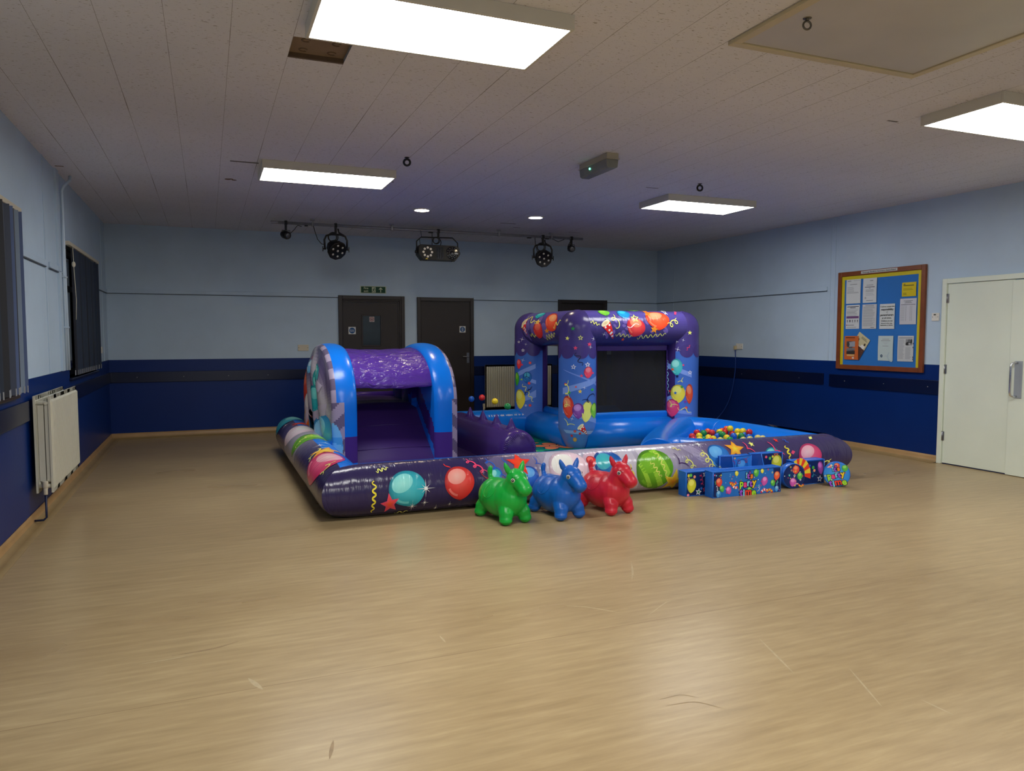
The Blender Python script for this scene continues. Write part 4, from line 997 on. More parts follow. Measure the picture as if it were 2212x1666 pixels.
b.build('cable', M_blackm, t); b = MB(); b.tube([(x-.285, yb, zb+.01), (x-.25, yb-.02, zb-.01), (x-.235, yb-.01, zb-.09), (x-.262, yb, zc+.20), (x-.255, yb, zc+.1)], .004, 6)
b.build('cable', M_blackm, t)

def pinspot(x, zc, yaw, label, side):
    t = thing('pinspot', label, 'stage light', (x, yb, zb))
    b = MB(); clamp(b, x); b.build('clamp', M_black, t, bevel=.003)
    b = MB(); b.tube([(x-.05, yb, zc), (x-.05, yb, zc+.06), (x+.05, yb, zc+.06), (x+.05, yb, zc)], .005, 6); b.cyl((x, yb, zc+.06), (x, yb, zc+.085), .012, 8); b.build('yoke', M_black, t)
    f = Vector((math.sin(yaw), -math.cos(yaw), -.25)).normalized()
    b = MB(); b.lathe([(0,-.085),(.035,-.08),(.052,-.04),(.054,.02),(.047,.045),(.040,.042),(0,.036)], (x, yb, zc), f, 16); bd = b.build('body', M_black, t)
    b = MB(); b.lathe([(0,.042),(.03,.041),(.038,.037)], (x, yb, zc), f, 14); b.build('lens', mat('pinspot_lens', (90,92,96), .1, spec=.8), bd)
    b = MB()
    if side > 0: b.tube([(x+.05, yb, zc+.02), (x+.11, yb, zc+.08), (x+.12, yb, zb-.06), (x+.15, yb, zb-.025), (x+.2, yb, zb-.035)], .005, 6)
    else: b.tube([(x-.01, yb, zc+.12), (x-.06, yb, zc+.03), (x-.06, yb, zc-.03), (x-.02, yb, zc-.05)], .005, 6); b.build('cable', M_blackm, t); b = MB(); b.tube([(x-.32, yb, zb-.02), (x-.22, yb, zb-.06), (x-.12, yb, zb-.02)], .005, 6)
    b.build('cable', M_blackm, t)
pinspot(2.262, 2.757, .55, 'small black pinspot at the left end of the lighting bar', 1)
pinspot(6.43, 2.764, -.1, 'small black pinspot at the right end of the lighting bar', -1)

# ------------------------------------------------------------------ signs and plates on the back wall
def flat(nm, label, cat, o, du, dv, n, w, h, base, d=.004, group=None):
    """thin rectangular plate with printed artwork; origin at its top-left corner"""
    o, du, dv, n = Vector(o), Vector(du), Vector(dv), Vector(n)
    b = MB(); c = [o, o+du*w, o+du*w+dv*h, o+dv*h]
    b.poly([p + n*d for p in c], base); 
    for k in range(4): b.poly([c[k], c[(k+1)%4], c[(k+1)%4]+n*d, c[k]+n*d], base)
    A = Art(b, S_plane(o + n*d, du, dv, n), .0004, .00006)
    return b, A
def finish(b, nm, label, cat, m=None, group=None):
    o = b.build(nm, m or M_print); return tag(o, label, cat, group)
BX, BV, BN = (1,0,0), (0,0,-1), (0,-1,0)
b, A = flat('', '', '', (3.493, -.001, 2.217), BX, BV, BN, .405, .112, (196,206,170))
A.quad([(.012,.008),(.393,.008),(.393,.104),(.012,.104)], (12,70,44), 1, 1)
A.text('Fire', .052, .034, .047, (206,216,182), 'LEFT', 0, .0008); A.text('exit', .052, .078, .047, (206,216,182), 'LEFT', 0, .0008)
A.quad([(.180,.014),(.238,.014),(.238,.098),(.180,.098)], (206,216,182), 1, 1)
G_ = (12,70,44)
A.ellipse(.219, .030, .008, .008, 0, G_, None, 12); A.strip([(.214,.042),(.205,.066)], .014, G_, False); A.strip([(.215,.044),(.230,.056),(.236,.052)], .006, G_, False); A.strip([(.212,.044),(.196,.046),(.188,.058)], .006, G_, False)
A.strip([(.206,.064),(.220,.076),(.216,.094)], .008, G_, False); A.strip([(.205,.064),(.196,.080),(.182,.082)], .008, G_, False)
A.strip([(.318,.096),(.318,.030)], .013, (206,216,182), False); A.strip([(.292,.052),(.318,.024)], .012, (206,216,182), False); A.strip([(.344,.052),(.318,.024)], .012, (206,216,182), False)
finish(b, 'fire_exit_sign', 'green fire exit sign with running man and up arrow above the glazed door', 'sign')
def mand(x0, z0, s, lines, nm, label):
    b, A = flat('', '', '', (x0, -.0125, z0), BX, BV, BN, s, s, (214,216,214))
    A.ellipse(s/2, s/2, s*.41, s*.41, 0, (16,74,130), None, 28)
    for k, tx in enumerate(lines): A.text(tx, s/2, s/2 + (k-(len(lines)-1)/2)*s*.15, s*.15, (226,232,236), 'CENTER', 0, .0004)
    finish(b, nm, label, 'sign')
mand(3.300, 1.580, .112, ['Fire door', 'keep shut'], 'fire_door_sign', 'blue round fire door sign on a white square, on the glazed brown door')
mand(5.104, 1.600, .104, ['Fire', 'door', 'keep', 'shut'], 'fire_door_sign', 'blue round fire door sign on a white square, on the plain brown door')
b, A = flat('', '', '', (3.628, -.0065, 1.742), BX, BV, BN, .078, .082, (186,174,172), .002)
A.strip([(.039+.03*math.sin(a*PI/10), .040-.03*math.cos(a*PI/10)) for a in range(21)], .007, (126,40,44), False); A.strip([(.018,.060),(.060,.020)][::-1], .006, (126,40,44), False); A.strip([(.020,.044),(.056,.044)], .006, (50,44,46), False); A.strip([(.018,.019),(.060,.061)], .006, (126,40,44), False)
finish(b, 'no_smoking_sign', 'small no smoking sticker on the glass of the brown door', 'sign')

def plate(nm, label, c, w, h, wall, holes=(), extra=None):
    x, y, z = c; t = thing(nm, label, 'wall plate' if 'plate' in nm else 'socket', c)
    b = MB()
    if wall == 'b': b.box(x-w/2, x+w/2, -.012, 0, z-h/2, z+h/2)
    elif wall == 'r': b.box(W-.014, W, y-w/2, y+w/2, z-h/2, z+h/2)
    else: b.box(0, .012, y-w/2, y+w/2, z-h/2, z+h/2)
    b.build('plate', M_cream if wall == 'b' else M_white, t, bevel=.002)
    for a in (-1, 1):
        b = MB()
        if wall == 'b': b.cyl((x+a*w*.41, -.012, z), (x+a*w*.41, -.0135, z), .005, 8)
        elif wall == 'r': b.cyl((W-.014, y+a*w*.38, z), (W-.0155, y+a*w*.38, z), .004, 8)
        else: b.cyl((.012, y, z+a*h*.4), (.0135, y, z+a*h*.4), .004, 8)
        b.build('screw', M_blackm, t)
    return t
plate('blank_plate', 'cream blanking plate on the grey-blue back wall left of the glazed door', (2.618, 0, 1.262), .158, .092, 'b')
plate('small_plate', 'tiny white plate low beside the further left window', (0, -.72, 1.26), .085, .085, 'l')
# double socket with plug and the blower lead
t = plate('double_socket', 'white double socket with a plug and blue lead on the right wall', (W, -2.315, 1.276), .150, .088, 'r'); t['category'] = 'socket'
for y in (-2.35, -2.28):
    b = MB(); b.box(W-.0175, W-.014, y-.012, y+.012, 1.283, 1.305); b.build('rocker_switch', M_white, t, bevel=.001)
M_lead = mat('blue_rubber_lead', (22, 62, 140), .45, noise=.1)
t = thing('blower_lead', 'blue power lead hanging down the navy wall from the double socket', 'cable', (W-.03, -2.27, 1.25))
b = MB(); b.box(W-.055, W-.0175, -2.272, -2.232, 1.225, 1.285); b.build('plug', mat('yellowed_plug', (196,182,140), .5), t, bevel=.006)
b = MB(); P0 = [(-.035,-2.252,1.225),(-.035,-2.256,1.16),(-.030,-2.262,1.05),(-.028,-2.256,.93),(-.028,-2.236,.80),(-.03,-2.215,.68),(-.034,-2.18,.54),(-.04,-2.13,.42),(-.06,-2.06,.28),(-.12,-1.96,.12),(-.3,-1.9,.012),(-.7,-1.85,.008),(-1.1,-1.9,.008)]
pts = []
for k in range(len(P0)-1):
    for j in range(4): pts.append(Vector(P0[k]).lerp(Vector(P0[k+1]), j/4))
pts.append(Vector(P0[-1])); 
for _ in range(3): pts = [pts[0]] + [(pts[k-1]+pts[k]*2+pts[k+1])/4 for k in range(1, len(pts)-1)] + [pts[-1]]
b.tube([p + Vector((W, 0, 0)) for p in pts], .007, 8); b.build('lead', M_lead, t)
# heater switch near the white door
t = plate('fused_switch', 'white square switch plate between the notice board and white door', (W, -5.656, 1.648), .088, .088, 'r'); t['category'] = 'switch'
b = MB(); b.box(W-.0175, W-.014, -5.665, -5.640, 1.667, 1.680); b.build('indicator_window', M_blackm, t)
b = MB(); b.box(W-.021, W-.014, -5.672, -5.648, 1.635, 1.662); b.build('rocker', M_white, t, bevel=.002)

# pipes on the left wall
t = thing('wall_pipe', 'white pipe bending out of the ceiling down the left wall between windows', 'pipe', (.03, -3.37, 1.1))
M_wp = mat('pale_blue_painted_pipe', (192,210,226), .35)
b = MB(); b.tube([(.085, -3.27, H), (.085, -3.30, H-.05), (.045, -3.38, H-.12), (.03, -3.41, H-.17), (.03, -3.41, H-.4), (.03, -3.40, 2.0), (.03, -3.385, 1.11)], .014, 10); b.build('riser', M_wp, t)
b = MB(); b.tube([(.03, -3.44, 2.60), (.025, -3.45, 2.0), (.022, -3.455, 1.11)], .011, 10); b.build('riser', M_wp, t)
for z in (2.0, 1.52): 
    b = MB(); b.box(.0, .046, -3.475, -3.365, z-.008, z+.008); b.build('saddle_clip', M_wp, t, bevel=.002)

# ------------------------------------------------------------------ radiators
def radiator(name, label, loc, rz, w, h, z0, double, valve_side):
    """local: back at y=0, front towards -y, width along x"""
    t = thing(name, label, 'radiator', loc, None, rz)
    RM = Matrix.Translation(Vector(loc)) @ Matrix.Rotation(rz, 4, 'Z')
    def panel(y, nm):
        b = MB(); b.M = RM; b.smooth = False
        n = int(w / .0333); xs = -w/2 + .018; cell = (w - .036) / n
        prof = [(-w/2, 0), (xs, 0)]
        for k in range(n):
            c = xs + k*cell
            prof += [(c + cell*.10, 0), (c + cell*.22, -.014), (c + cell*.78, -.014), (c + cell*.90, 0)]
        prof += [(w/2 - .018, 0), (w/2, 0)]
        zt0, zt1 = z0 + .045, z0 + h - .045
        def ring(z, f): return [b.add((px, y + py*f, z)) for px, py in prof]
        R = [ring(z0, 0), ring(z0+.03, 0), ring(zt0, 1), ring(zt1, 1), ring(z0+h-.03, 0), ring(z0+h, 0)]
        for a in range(5):
            for k in range(len(prof)-1): b.face([R[a][k], R[a][k+1], R[a+1][k+1], R[a+1][k]], None, False)
        b.box(-w/2, w/2, y, y+.014, z0, z0+h)
        return b.build(nm, M_rad, t)
    if double:
        panel(-.150, 'front_panel'); panel(-.050, 'back_panel')
        b = MB(); b.M = RM
        for yy in (-.128, -.082):
            for k in range(24): 
                x = -w/2 + .03 + k*(w-.06)/23; b.box(x-.002, x+.002, yy-.016, yy+.016, z0+.08, z0+h-.03)
            b.box(-w/2+.012, -w/2+.016, yy-.02, yy+.02, z0+.09, z0+h-.07)
            b.box(w/2-.016, w/2-.012, yy-.02, yy+.02, z0+.09, z0+h-.07)
        b.build('convector_fins', M_rad, t)
        b = MB(); b.M = RM
        for s in (-1, 1):
            for z in (z0+h-.055, z0+.05):
                b = MB(); b.M = RM; b.tube([(s*(w/2-.03), -.150, z), (s*(w/2-.03), -.04, z)], .017, 10)
                if z > z0+.2: b.cyl((s*(w/2-.03), -.12, z0+h-.055), (s*(w/2+.0), -.12, z0+h-.055), .014, 10)
                b.build('header_tube', M_rad, t)
    else:
        panel(-.10, 'front_panel')
    b = MB(); b.M = RM; s = valve_side; yv = -.10 if double else -.085
    b.cyl((s*(w/2-.03), yv, z0+.03), (s*(w/2+.02), yv, z0+.03), .012, 10); b.cyl((s*(w/2+.02), yv, z0-.01), (s*(w/2+.02), yv, z0+.045), .015, 12); b.cyl((s*(w/2+.02), yv, z0+.045), (s*(w/2+.02), yv, z0+.095), .02, 12)
    b.build('valve', M_cream, t, bevel=.003)
    b = MB(); b.M = RM; b.tube([(s*(w/2+.02), yv, z0-.01), (s*(w/2+.02), yv, .05), (s*(w/2+.02), yv+.02, .03), (s*(w/2+.02), -.02, .03)], .008, 8); b.build('feed_pipe', mat('dark_painted_pipe', (4,24,66), .4), t)
    for sx in (-.3, .3):
        b = MB(); b.M = RM; yb_ = -.05 if double else -.09
        b.box(sx*w-.02, sx*w+.02, -.006, 0, z0+.1, z0+h-.12); b.box(sx*w-.02, sx*w+.02, yb_, 0, z0+h-.2, z0+h-.12); b.box(sx*w-.02, sx*w+.02, yb_, 0, z0+.1, z0+.18)
        b.build('wall_bracket', M_rad, t)
    return t
radiator('radiator', 'white ribbed double radiator on the left wall below the pipe', (0, -4.47, 0), PI/2, 1.22, .745, .235, True, -1)
radiator('radiator', 'cream ribbed radiator on the back wall partly behind the inflatable house', (6.13, 0, 0), 0, 1.22, .74, .222, False, -1)
# ------------------------------------------------------------------ the inflatable soft play
BLUE = (8, 106, 206); PURPLE = (66, 40, 118); PURP2 = (78, 48, 140)
V_px = vinyl('printed_pvc_x', None, .2, (20, 4, 4), .36, .02)
V_py = vinyl('printed_pvc_y', None, .2, (4, 20, 4), .36, .02)
V_pz = vinyl('printed_pvc_z', None, .25, (7, 7, 7), .14, .02)
V_blue = vinyl('blue_pvc', (10, 116, 222), .25, (4, 4, 6), .14, .03)
V_purple = vinyl('purple_pvc', PURPLE, .25, (7, 4, 5), .16, .02)
V_canopy = vinyl('purple_crumpled_pvc', (84, 50, 150), .2, (9, 16, 14), .7, .03)
V_bed = vinyl('purple_slide_cloth', (58, 34, 100), .42, (3, 5, 5), .2, .02)
inf = thing('inflatable_soft_play', 'large blue and purple balloon-print inflatable soft play with slide, house and ball pit', 'inflatable', (4.7, -3.9, 0))
R = .21
def stops(x, tab):
    if x <= tab[0][0]: return tab[0][1]
    for (a, ca), (b2, cb) in zip(tab, tab[1:]):
        if x <= b2: return mixc(ca, cb, (x - a) / (b2 - a))
    return tab[-1][1]
XL, XR, YFt, YBk = 2.24, 7.19, -5.76, -2.10
def tube_run(axis, a0, a1, fixed, colfn, name, m0, items=None, surf=None, ends=('m','m'), sgn=1, sag=0.0, zc=R):
    """printed perimeter tube along x or y with mitred, slightly tapered ends"""
    b = MB(); n = int(abs(a1 - a0) / .05); seg = 44
    def P(t, k):
        a = a0 + (a1 - a0) * t; th = 2*PI*k
        d = min(abs(a - a0), abs(a1 - a))
        r = R * (1 - .07 * max(0, 1 - d / .16) ** 2)
        off, z = -r * math.sin(th), r * math.cos(th)
        lo, hi = abs(a - a0) / abs(a1 - a0), abs(a1 - a) / abs(a1 - a0)
        sh = 0
        e = min(1.0, .35 / abs(a1 - a0))
        if ends[0] == 'm' and lo < e: sh += ends_s[0] * off * (1 - lo / e)
        if ends[1] == 'm' and hi < e: sh += ends_s[1] * off * (1 - hi / e)
        if axis == 0: return Vector((a + sh, fixed + off, zc + z))
        return Vector((fixed + off, a + sh, zc + z))
    b.grid(P, n, seg, lambda t, k: colfn(a0 + (a1 - a0) * t, k), True)
    for end in (0, 1):
        ring = [b.add(P(end, k / seg)) for k in range(seg)]
        b.face(ring if end else ring[::-1], [colfn(a0 if end == 0 else a1, .25)] * seg, False)
    if items: Art(b, surf).draw(items)
    return b.build(name, m0, inf)

NAVY = (44, 36, 74)
ft = [(2.2, NAVY), (3.3, (46, 38, 78)), (3.55, (84, 76, 110)), (3.95, (150, 144, 164)), (4.6, (170, 165, 182)), (5.2, (162, 156, 174)), (5.5, (112, 102, 134)), (5.95, (66, 56, 96)), (7.3, (56, 48, 88))]
def c_front(x, k):                      # k: 0 crest, .25 front, .5 bottom, .75 inside
    return BLUE if (k > .56 or k < .004 or k > .985) else stops(x, ft)
ends_s = (1, -1)
tube_run(0, XL, XR, YFt, c_front, 'front_tube', V_px, DEC['front'], S_cyl_x(YFt, R, R))
lt = [(-6, NAVY), (-4.7, (56, 48, 86)), (-4.2, (110, 104, 124)), (-3.4, (150, 145, 158)), (-2.9, (80, 70, 110)), (-2.3, NAVY), (-1.8, (30, 70, 90))]
def c_left(y, k): return BLUE if (k > .56 or k < .012) else stops(y, lt)
ends_s = (1, 1); 
tube_run(1, YFt, -1.98, XL, c_left, 'side_tube', V_py, DEC['left'], S_cyl_y(XL, R, R), ends=('m', 'x'))
# rounded cap on the back-left end
b = MB(); b.sphere((XL, -1.98, R), R*.98, 24, 14, 1, .55, 1, (32, 120, 130)); b.build('tube_end', V_pz, inf)
# right-hand tube: blue, from the front corner back towards the house, printed only at the outside
def c_right(y, k): return BLUE if k < .5 or k > .80 else (56, 48, 88)
b = MB()
pr = [(XR, YFt, .205), (7.2, -5.2, .2), (7.2, -4.6, .2), (7.17, -4.12, .2)]
def bend_tube(b, pts, r, col=None, seg=28, colfn=None):
    pts = [Vector(p) for p in pts]; fine = []
    for k in range(len(pts)-1):
        for j in range(8): fine.append(pts[k].lerp(pts[k+1], j/8))
    fine.append(pts[-1])
    for _ in range(6): fine = [fine[0]] + [(fine[i-1] + fine[i]*2 + fine[i+1])/4 for i in range(1, len(fine)-1)] + [fine[-1]]
    b.tube(fine, r, seg, True, True, col)
bend_tube(b, pr, .2, BLUE)
b.sphere((XR, YFt, R), R*1.0, 24, 14, 1, 1, 1, (56, 48, 88))
b.build('side_tube', V_pz, inf)
# outside skin of that tube's front end, printed purple, hugging it
b = MB(); b.grid(lambda u, v: Vector((XR - .008 + (R+.004)*math.cos(-.15 + v*PI*.95 - PI*.45), YFt + u*.9 - .0, R + (R+.004)*math.sin(-.15 + v*PI*.95 - PI*.45))), 10, 16, lambda u, v: (56, 48, 88)); b.build('printed_cover', V_py, inf)
# back tube (blue), with tiny white maker lettering
b = MB(); b.tube([(XL+.15, YBk, R-.003), (3.4, YBk, R), (4.6, YBk, R), (5.45, YBk, R), (7.0, YBk, R)], R, 32)
bt = b.build('back_tube', V_blue, inf)
b = MB(); A = Art(b, S_cyl_x(YBk, R, R), .002)
rn = random.Random(11); x = 4.78
for wd in (1, 1, 5, 4, 7, 3, 2, 2):
    for _ in range(wd):
        h = rn.choice((.018, .024, .024, .030)); A.quad([(x, .17-h/2), (x+.010, .17-h/2), (x+.010, .17+h/2), (x, .17+h/2)], (200,214,230), 1, 1); x += .0145
    x += .022
b.build('faded_lettering', M_gloss, bt)

# bed inside the tray
b = MB(); b.grid(lambda u, v: Vector((2.3 + 2.45*u, -5.7 + 3.55*v, .055 + .02*math.sin(9*u)*math.sin(11*v))), 24, 24, None); b.build('floor_mat', V_bed, inf)
b = MB(); G0 = (16, 120, 96); b.grid(lambda u, v: Vector((4.6 + 1.1*u, -5.7 + 3.55*v, .062)), 10, 10, lambda u, v: G0)
A = Art(b, lambda u, v: (Vector((u, v, .062)), Vector((0,0,1))), .001)
def flower(x, y, s, rot, c):
    for k in range(5):
        a = rot + k*2*PI/5; px, py = x + s*.62*math.cos(a), y + s*.62*math.sin(a)
        A.ellipse(px, py, s*.52, s*.36, math.degrees(a), (14,16,14)); A.ellipse(px, py, s*.48, s*.32, math.degrees(a), c)
    A.ellipse(x, y, s*.26, s*.26, 0, (14,16,14)); A.ellipse(x, y, s*.22, s*.22, 0, (224,150,60))
for x, y, rot in ((4.93,-3.25,20),(5.15,-2.75,-30),(4.75,-4.2,50),(5.02,-3.55,10),(5.25,-4.3,-10),(5.0,-4.9,80),(5.35,-3.95,30)):
    A.ellipse(x, y, .20, .08, rot, (12,40,30)); A.ellipse(x, y, .17, .05, rot, (30,140,90))
flower(5.26, -3.30, .26, .3, (226,124,46)); flower(5.02, -2.95, .16, 1.0, (180,104,40)); flower(4.86, -3.62, .10, 1.0, (40,160,90)); flower(5.1, -4.75, .18, .9, (214,118,44))
b.build('printed_floor_mat', V_pz, inf)

# ---- slide: two arched walls, bed and canopy
YC, YA, Z0, ZT = -3.05, .95, .70, 1.305
def zdome(y):
    t = min(1.0, abs((y - YC) / YA)); return Z0 + (ZT - Z0) * (1 - t ** 2.2) ** (1/2.2)
def prof(s):
    """wall outline from the front foot over the arch to the back foot, s in 0..1 -> (y, z)"""
    L1, L2 = .62, 2.3
    tot = 2*L1 + L2; d = s * tot
    if d < L1: return YC - YA, .06 + (Z0 - .06) * d / L1
    if d > L1 + L2: return YC + YA, Z0 - (Z0 - .06) * (d - L1 - L2) / L1
    a = PI * (d - L1) / L2
    return YC - YA * math.copysign(abs(math.cos(a)) ** (2/2.2), math.cos(a)), Z0 + (ZT - Z0) * abs(math.sin(a)) ** (2/2.2)
def slide_wall(x0, x1, outer_sign, name):
    """outer_sign -1: printed face looks to -x"""
    xc, hw = (x0 + x1)/2, (x1 - x0)/2
    cy, cz = YC, .62
    def bulge_out(y, z, rho):
        q = abs(math.sin(2.6*(y - .55*z) * PI + .4)) ** .6 * (1 - rho ** 5)
        return .015 + .085 * q
    def bulge_in(y, z, rho):
        q = abs(math.sin(2.2*(y + .3*z) * PI + 1.2)) ** .7 * (1 - rho ** 5)
        return (.01 + .05 * q) if y > YC - .25 else .01 * (1 - rho**4)
    STR = [(96,86,112), (150,138,160)]
    def crest_col(s, t):       # t -1 inner .. 1 outer
        y, z = prof(s)
        if z > Z0 + .06: return BLUE if t < .62 else STR[int(s*26) % 2]
        if y < YC:
            if t > (.05 if outer_sign < 0 else .45):
                if outer_sign < 0 and ((t - 1.0)/.80)**2 + ((z - .30)/.25)**2 < 1: return (110,180,220) if .22 < z - .05*t < .31 else ((70,150,205) if z < .40 else (110,175,215))
                return STR[int((z + .12*t)*7.5) % 2]
            if z > .40: return BLUE
            return PURPLE if z > .14 else BLUE
        return STR[int(z*9) % 2] if t > 0 else PURPLE
    b = MB(); n = 200
    def crest(u, v):
        y, z = prof(u); t = v*2 - 1
        e = .05 * math.sqrt(max(0, 1 - t*t))
        dy, dz = y - cy, z - cz; d = math.hypot(dy, dz) or 1
        if z < Z0: dy, dz, d = math.copysign(1, y - YC), 0, 1
        return Vector((xc + outer_sign * t * hw, y + dy/d*e, z + dz/d*e))
    b.grid(crest, n, 44, lambda u, v: crest_col(u, v*2 - 1), True)
    def face_pt(s, rho, outer):
        y, z = prof(s); 
        y2, z2 = cy + (y - cy)*rho, cz + (z - cz)*rho
        bl = bulge_out(y2, z2, rho) if outer else bulge_in(y2, z2, rho)
        k = outer_sign if outer else -outer_sign
        return Vector((xc + k*(hw + bl*(1 - rho**8)), y2, z2))
    def out_col(u, v):
        y, z = prof(u); y2, z2 = cy + (y-cy)*v, cz + (z-cz)*v
        if v > .985 and z > Z0: return BLUE
        return mixc(mixc((104,92,122), (60,48,92), (z2 - .85)*2.2), (170,163,172), .5 + .5*math.sin(13*(z2 - .6*y2)))
    # closed bottom handled by the fan from the outline centre
    n = 90; b.grid(lambda u, v: face_pt(u, v, True), n, 20, out_col, True)
    def in_col(u, v):
        y, z = prof(u); y2, z2 = cy + (y-cy)*v, cz + (z-cz)*v
        bed = .12 + (y2 + 4.02) * .70
        if y2 > -3.2: bed = .66
        h = z2 - bed
        if y2 > -3.05: return (24, 50, 110) if h > .0 else PURPLE
        if h < .10: return BLUE
        if h < .34: return PURPLE
        return BLUE
    b.grid(lambda u, v: face_pt(u, v, False), n, 26, in_col, True)
    for outer in (True, False):          # lower triangle between the two feet
        k = outer_sign if outer else -outer_sign
        def low(u, v, k=k, outer=outer):
            y = YC - YA + 2*YA*u; top = cz + (.06 - cz) * abs(y - cy)/YA
            return Vector((xc + k*(hw + (.012 if 0 < u < 1 else 0)), y, .06 + (top - .06)*v))
        b.grid(low, 20, 6, (lambda u, v: (130,122,140)) if outer else (lambda u, v: in_lo(u, v)), True)
    if outer_sign < 0:
        def surf(u, v):
            y, z = -u, -v
            # distance to the outline along the ray from the centre
            a = math.atan2(z - cz, y - cy); best = 1.0
            rr = math.hypot(y - cy, z - cz)
            lo = 9
            for q in range(0, 73):
                yy, zz = prof(q/72); d = abs(math.atan2(zz - cz, yy - cy) - a)
                if d < lo: lo = d; best = math.hypot(yy - cy, zz - cz)
            rho = min(1.0, rr / best)
            return Vector((xc - (hw + bulge_out(y, z, rho)*(1 - rho**8)) , y, z)), Vector((-1, 0, 0))
        A = Art(b, surf, .004, .0002)
        for it in (('b',3.72,-.36,.34,.28,-10,(60,150,210),(150,205,230)), ('b',3.42,-1.0,.17,.14,10,(40,150,150),(150,215,200)), ('b',3.36,-.76,.19,.13,20,(30,150,160),(120,210,205)),
                   ('b',2.48,-.86,.26,.20,10,(200,60,40),(235,110,60)), ('b',2.55,-.44,.30,.20,0,(220,120,40),(240,200,90)), ('b',2.98,-.36,.14,.20,5,(20,80,110),(90,170,190)), ('b',2.86,-1.1,.10,.08,0,(90,160,200),(190,210,220)), ('s',3.05,-.30,.12,.12,10,(226,160,50),(240,200,80)), ('b',2.72,-.62,.12,.20,0,(190,184,190),(225,220,215)),
                   ('c',3.1,-.72,3.2,-.55,2,.03,.012,(236,226,120)), ('s',2.66,-1.02,.06,.06,0,(214,80,60),(235,140,90)), ('b',3.02,-1.16,.03,.06,0,(150,30,60),(200,90,110)),
                   ('q',[(3.3,-.62),(3.86,-.74),(3.86,-.62),(3.3,-.5)],(168,158,176)), ('q',[(3.55,-.98),(3.72,-.92),(3.68,-.84),(3.5,-.90)],(168,158,176))): A.draw([it])
    return b.build(name, V_pz, inf)
def in_lo(u, v):
    y = -4.0 + 1.9*u
    return BLUE if y < -3.85 or v > .8 else PURPLE
slide_wall(2.42, 2.68, -1, 'slide_wall'); slide_wall(3.50, 3.76, 1, 'slide_wall')
def bedz(y):
    if y < -4.02: return .055 + max(0, (y + 4.25)) * .22
    if y < -3.24: return .105 + (y + 4.02) * .71
    return .66
b = MB()
def bedfn(u, v):
    y = -4.25 + 2.15*v; x = 2.66 + .86*u
    return Vector((x, y, bedz(y) + .018*math.sin(PI*u) + .006*math.sin(v*40)*math.sin(PI*u)))
b.grid(bedfn, 12, 60); sb = b.build('slide_bed', V_bed, inf)
b = MB()
for y, z in ((-3.55, .47), (-3.85, .25)): b.tube([(2.68, y, bedz(y)+.004), (3.1, y-.01, bedz(y)+.02), (3.50, y, bedz(y)+.004)], .006, 6)
b.build('bed_seam', V_bed, sb)
b = MB(); b.box(2.62, 3.56, -2.14, -2.06, .05, .68); b.tube([(2.62,-2.10,.68),(3.56,-2.10,.68)], .045, 14); b.build('back_panel', V_purple, inf)
b = MB()
def canfn(u, v):
    y = -3.93 + 1.12*v; x = 2.62 + .92*u
    sag = .022*math.sin(PI*u)
    z = zdome(max(-3.97, y)) - sag - .004 - .004*math.sin(23*u + 9*v) - (.05*(1 - v/.06) if v < .06 else 0)
    return Vector((x, y + .012*math.sin(7*u), z))
b.grid(canfn, 26, 44); o = b.build('canopy', V_canopy, inf); so = o.modifiers.new('thick', 'SOLIDIFY'); so.thickness = .006

# ---- purple jug cushion with four air cones
XJ, RJ = 4.34, .215
b = MB()
def jug(u, v):
    y = -4.38 + 2.15*u; e = min(u, 1-u) * 2.15; k = 1 - .16*max(0, 1 - e/.10)**2
    a = -1.15*PI*(v - .5)
    x, z = RJ*k*math.sin(-a), RJ*math.cos(a)*k
    if abs(a) > PI/2: x = math.copysign(RJ*k, -a); z = -RJ*(abs(a) - PI/2)/(.575*PI - PI/2)
    return Vector((XJ + x, y, max(.055, RJ + z)))
b.grid(jug, 44, 34)
for end in (0, 1):
    ring = [jug(end, j/34) for j in range(35)]
    e0, e1 = ring[-1], ring[0]; ring += [e0.lerp(e1, q/6) for q in range(1, 7)]
    c = Vector((XJ, -4.38 - .035 if end == 0 else -2.23 + .035, .22))
    def cap(u, v, ring=ring, c=c, end=end):
        p = ring[int(round(u*40))]; t = v
        q = p.lerp(c, t); q.y = p.y + (c.y - p.y) * math.sin(t*PI/2); return q
    b.grid(cap, 40, 7)
jg = b.build('jug_cushion', V_purple, inf, weld=True)
# puckers round the end seam
b = MB(); rn = random.Random(4)
for j in range(2, 33):
    p = jug(.0, j/34); d = Vector((p.x - XJ, 0, p.z - .22)).normalized()
    b.tube([p + d*.004 + Vector((0,.05,0)), p + d*.006 + Vector((0,.004,0)), p - d*(.03 + rn.random()*.03) + Vector((0,-.02,0))], [.001, .006, .001], 6)
b.build('seam_pucker', V_purple, jg)
for y in (-4.13, -3.68, -3.22, -2.75):
    b = MB(); b.lathe([(.060,-.02),(.058,.0),(.040,.035),(.020,.080),(.008,.110),(0,.114)], (XJ, y, 2*RJ - .006), seg=20); b.tube([(XJ + .061*math.cos(a*PI/10), y + .061*math.sin(a*PI/10), 2*RJ - .004 - .006*abs(math.cos(a*PI/10))) for a in range(21)], .006, 6); b.build('air_cone', V_purple, jg)

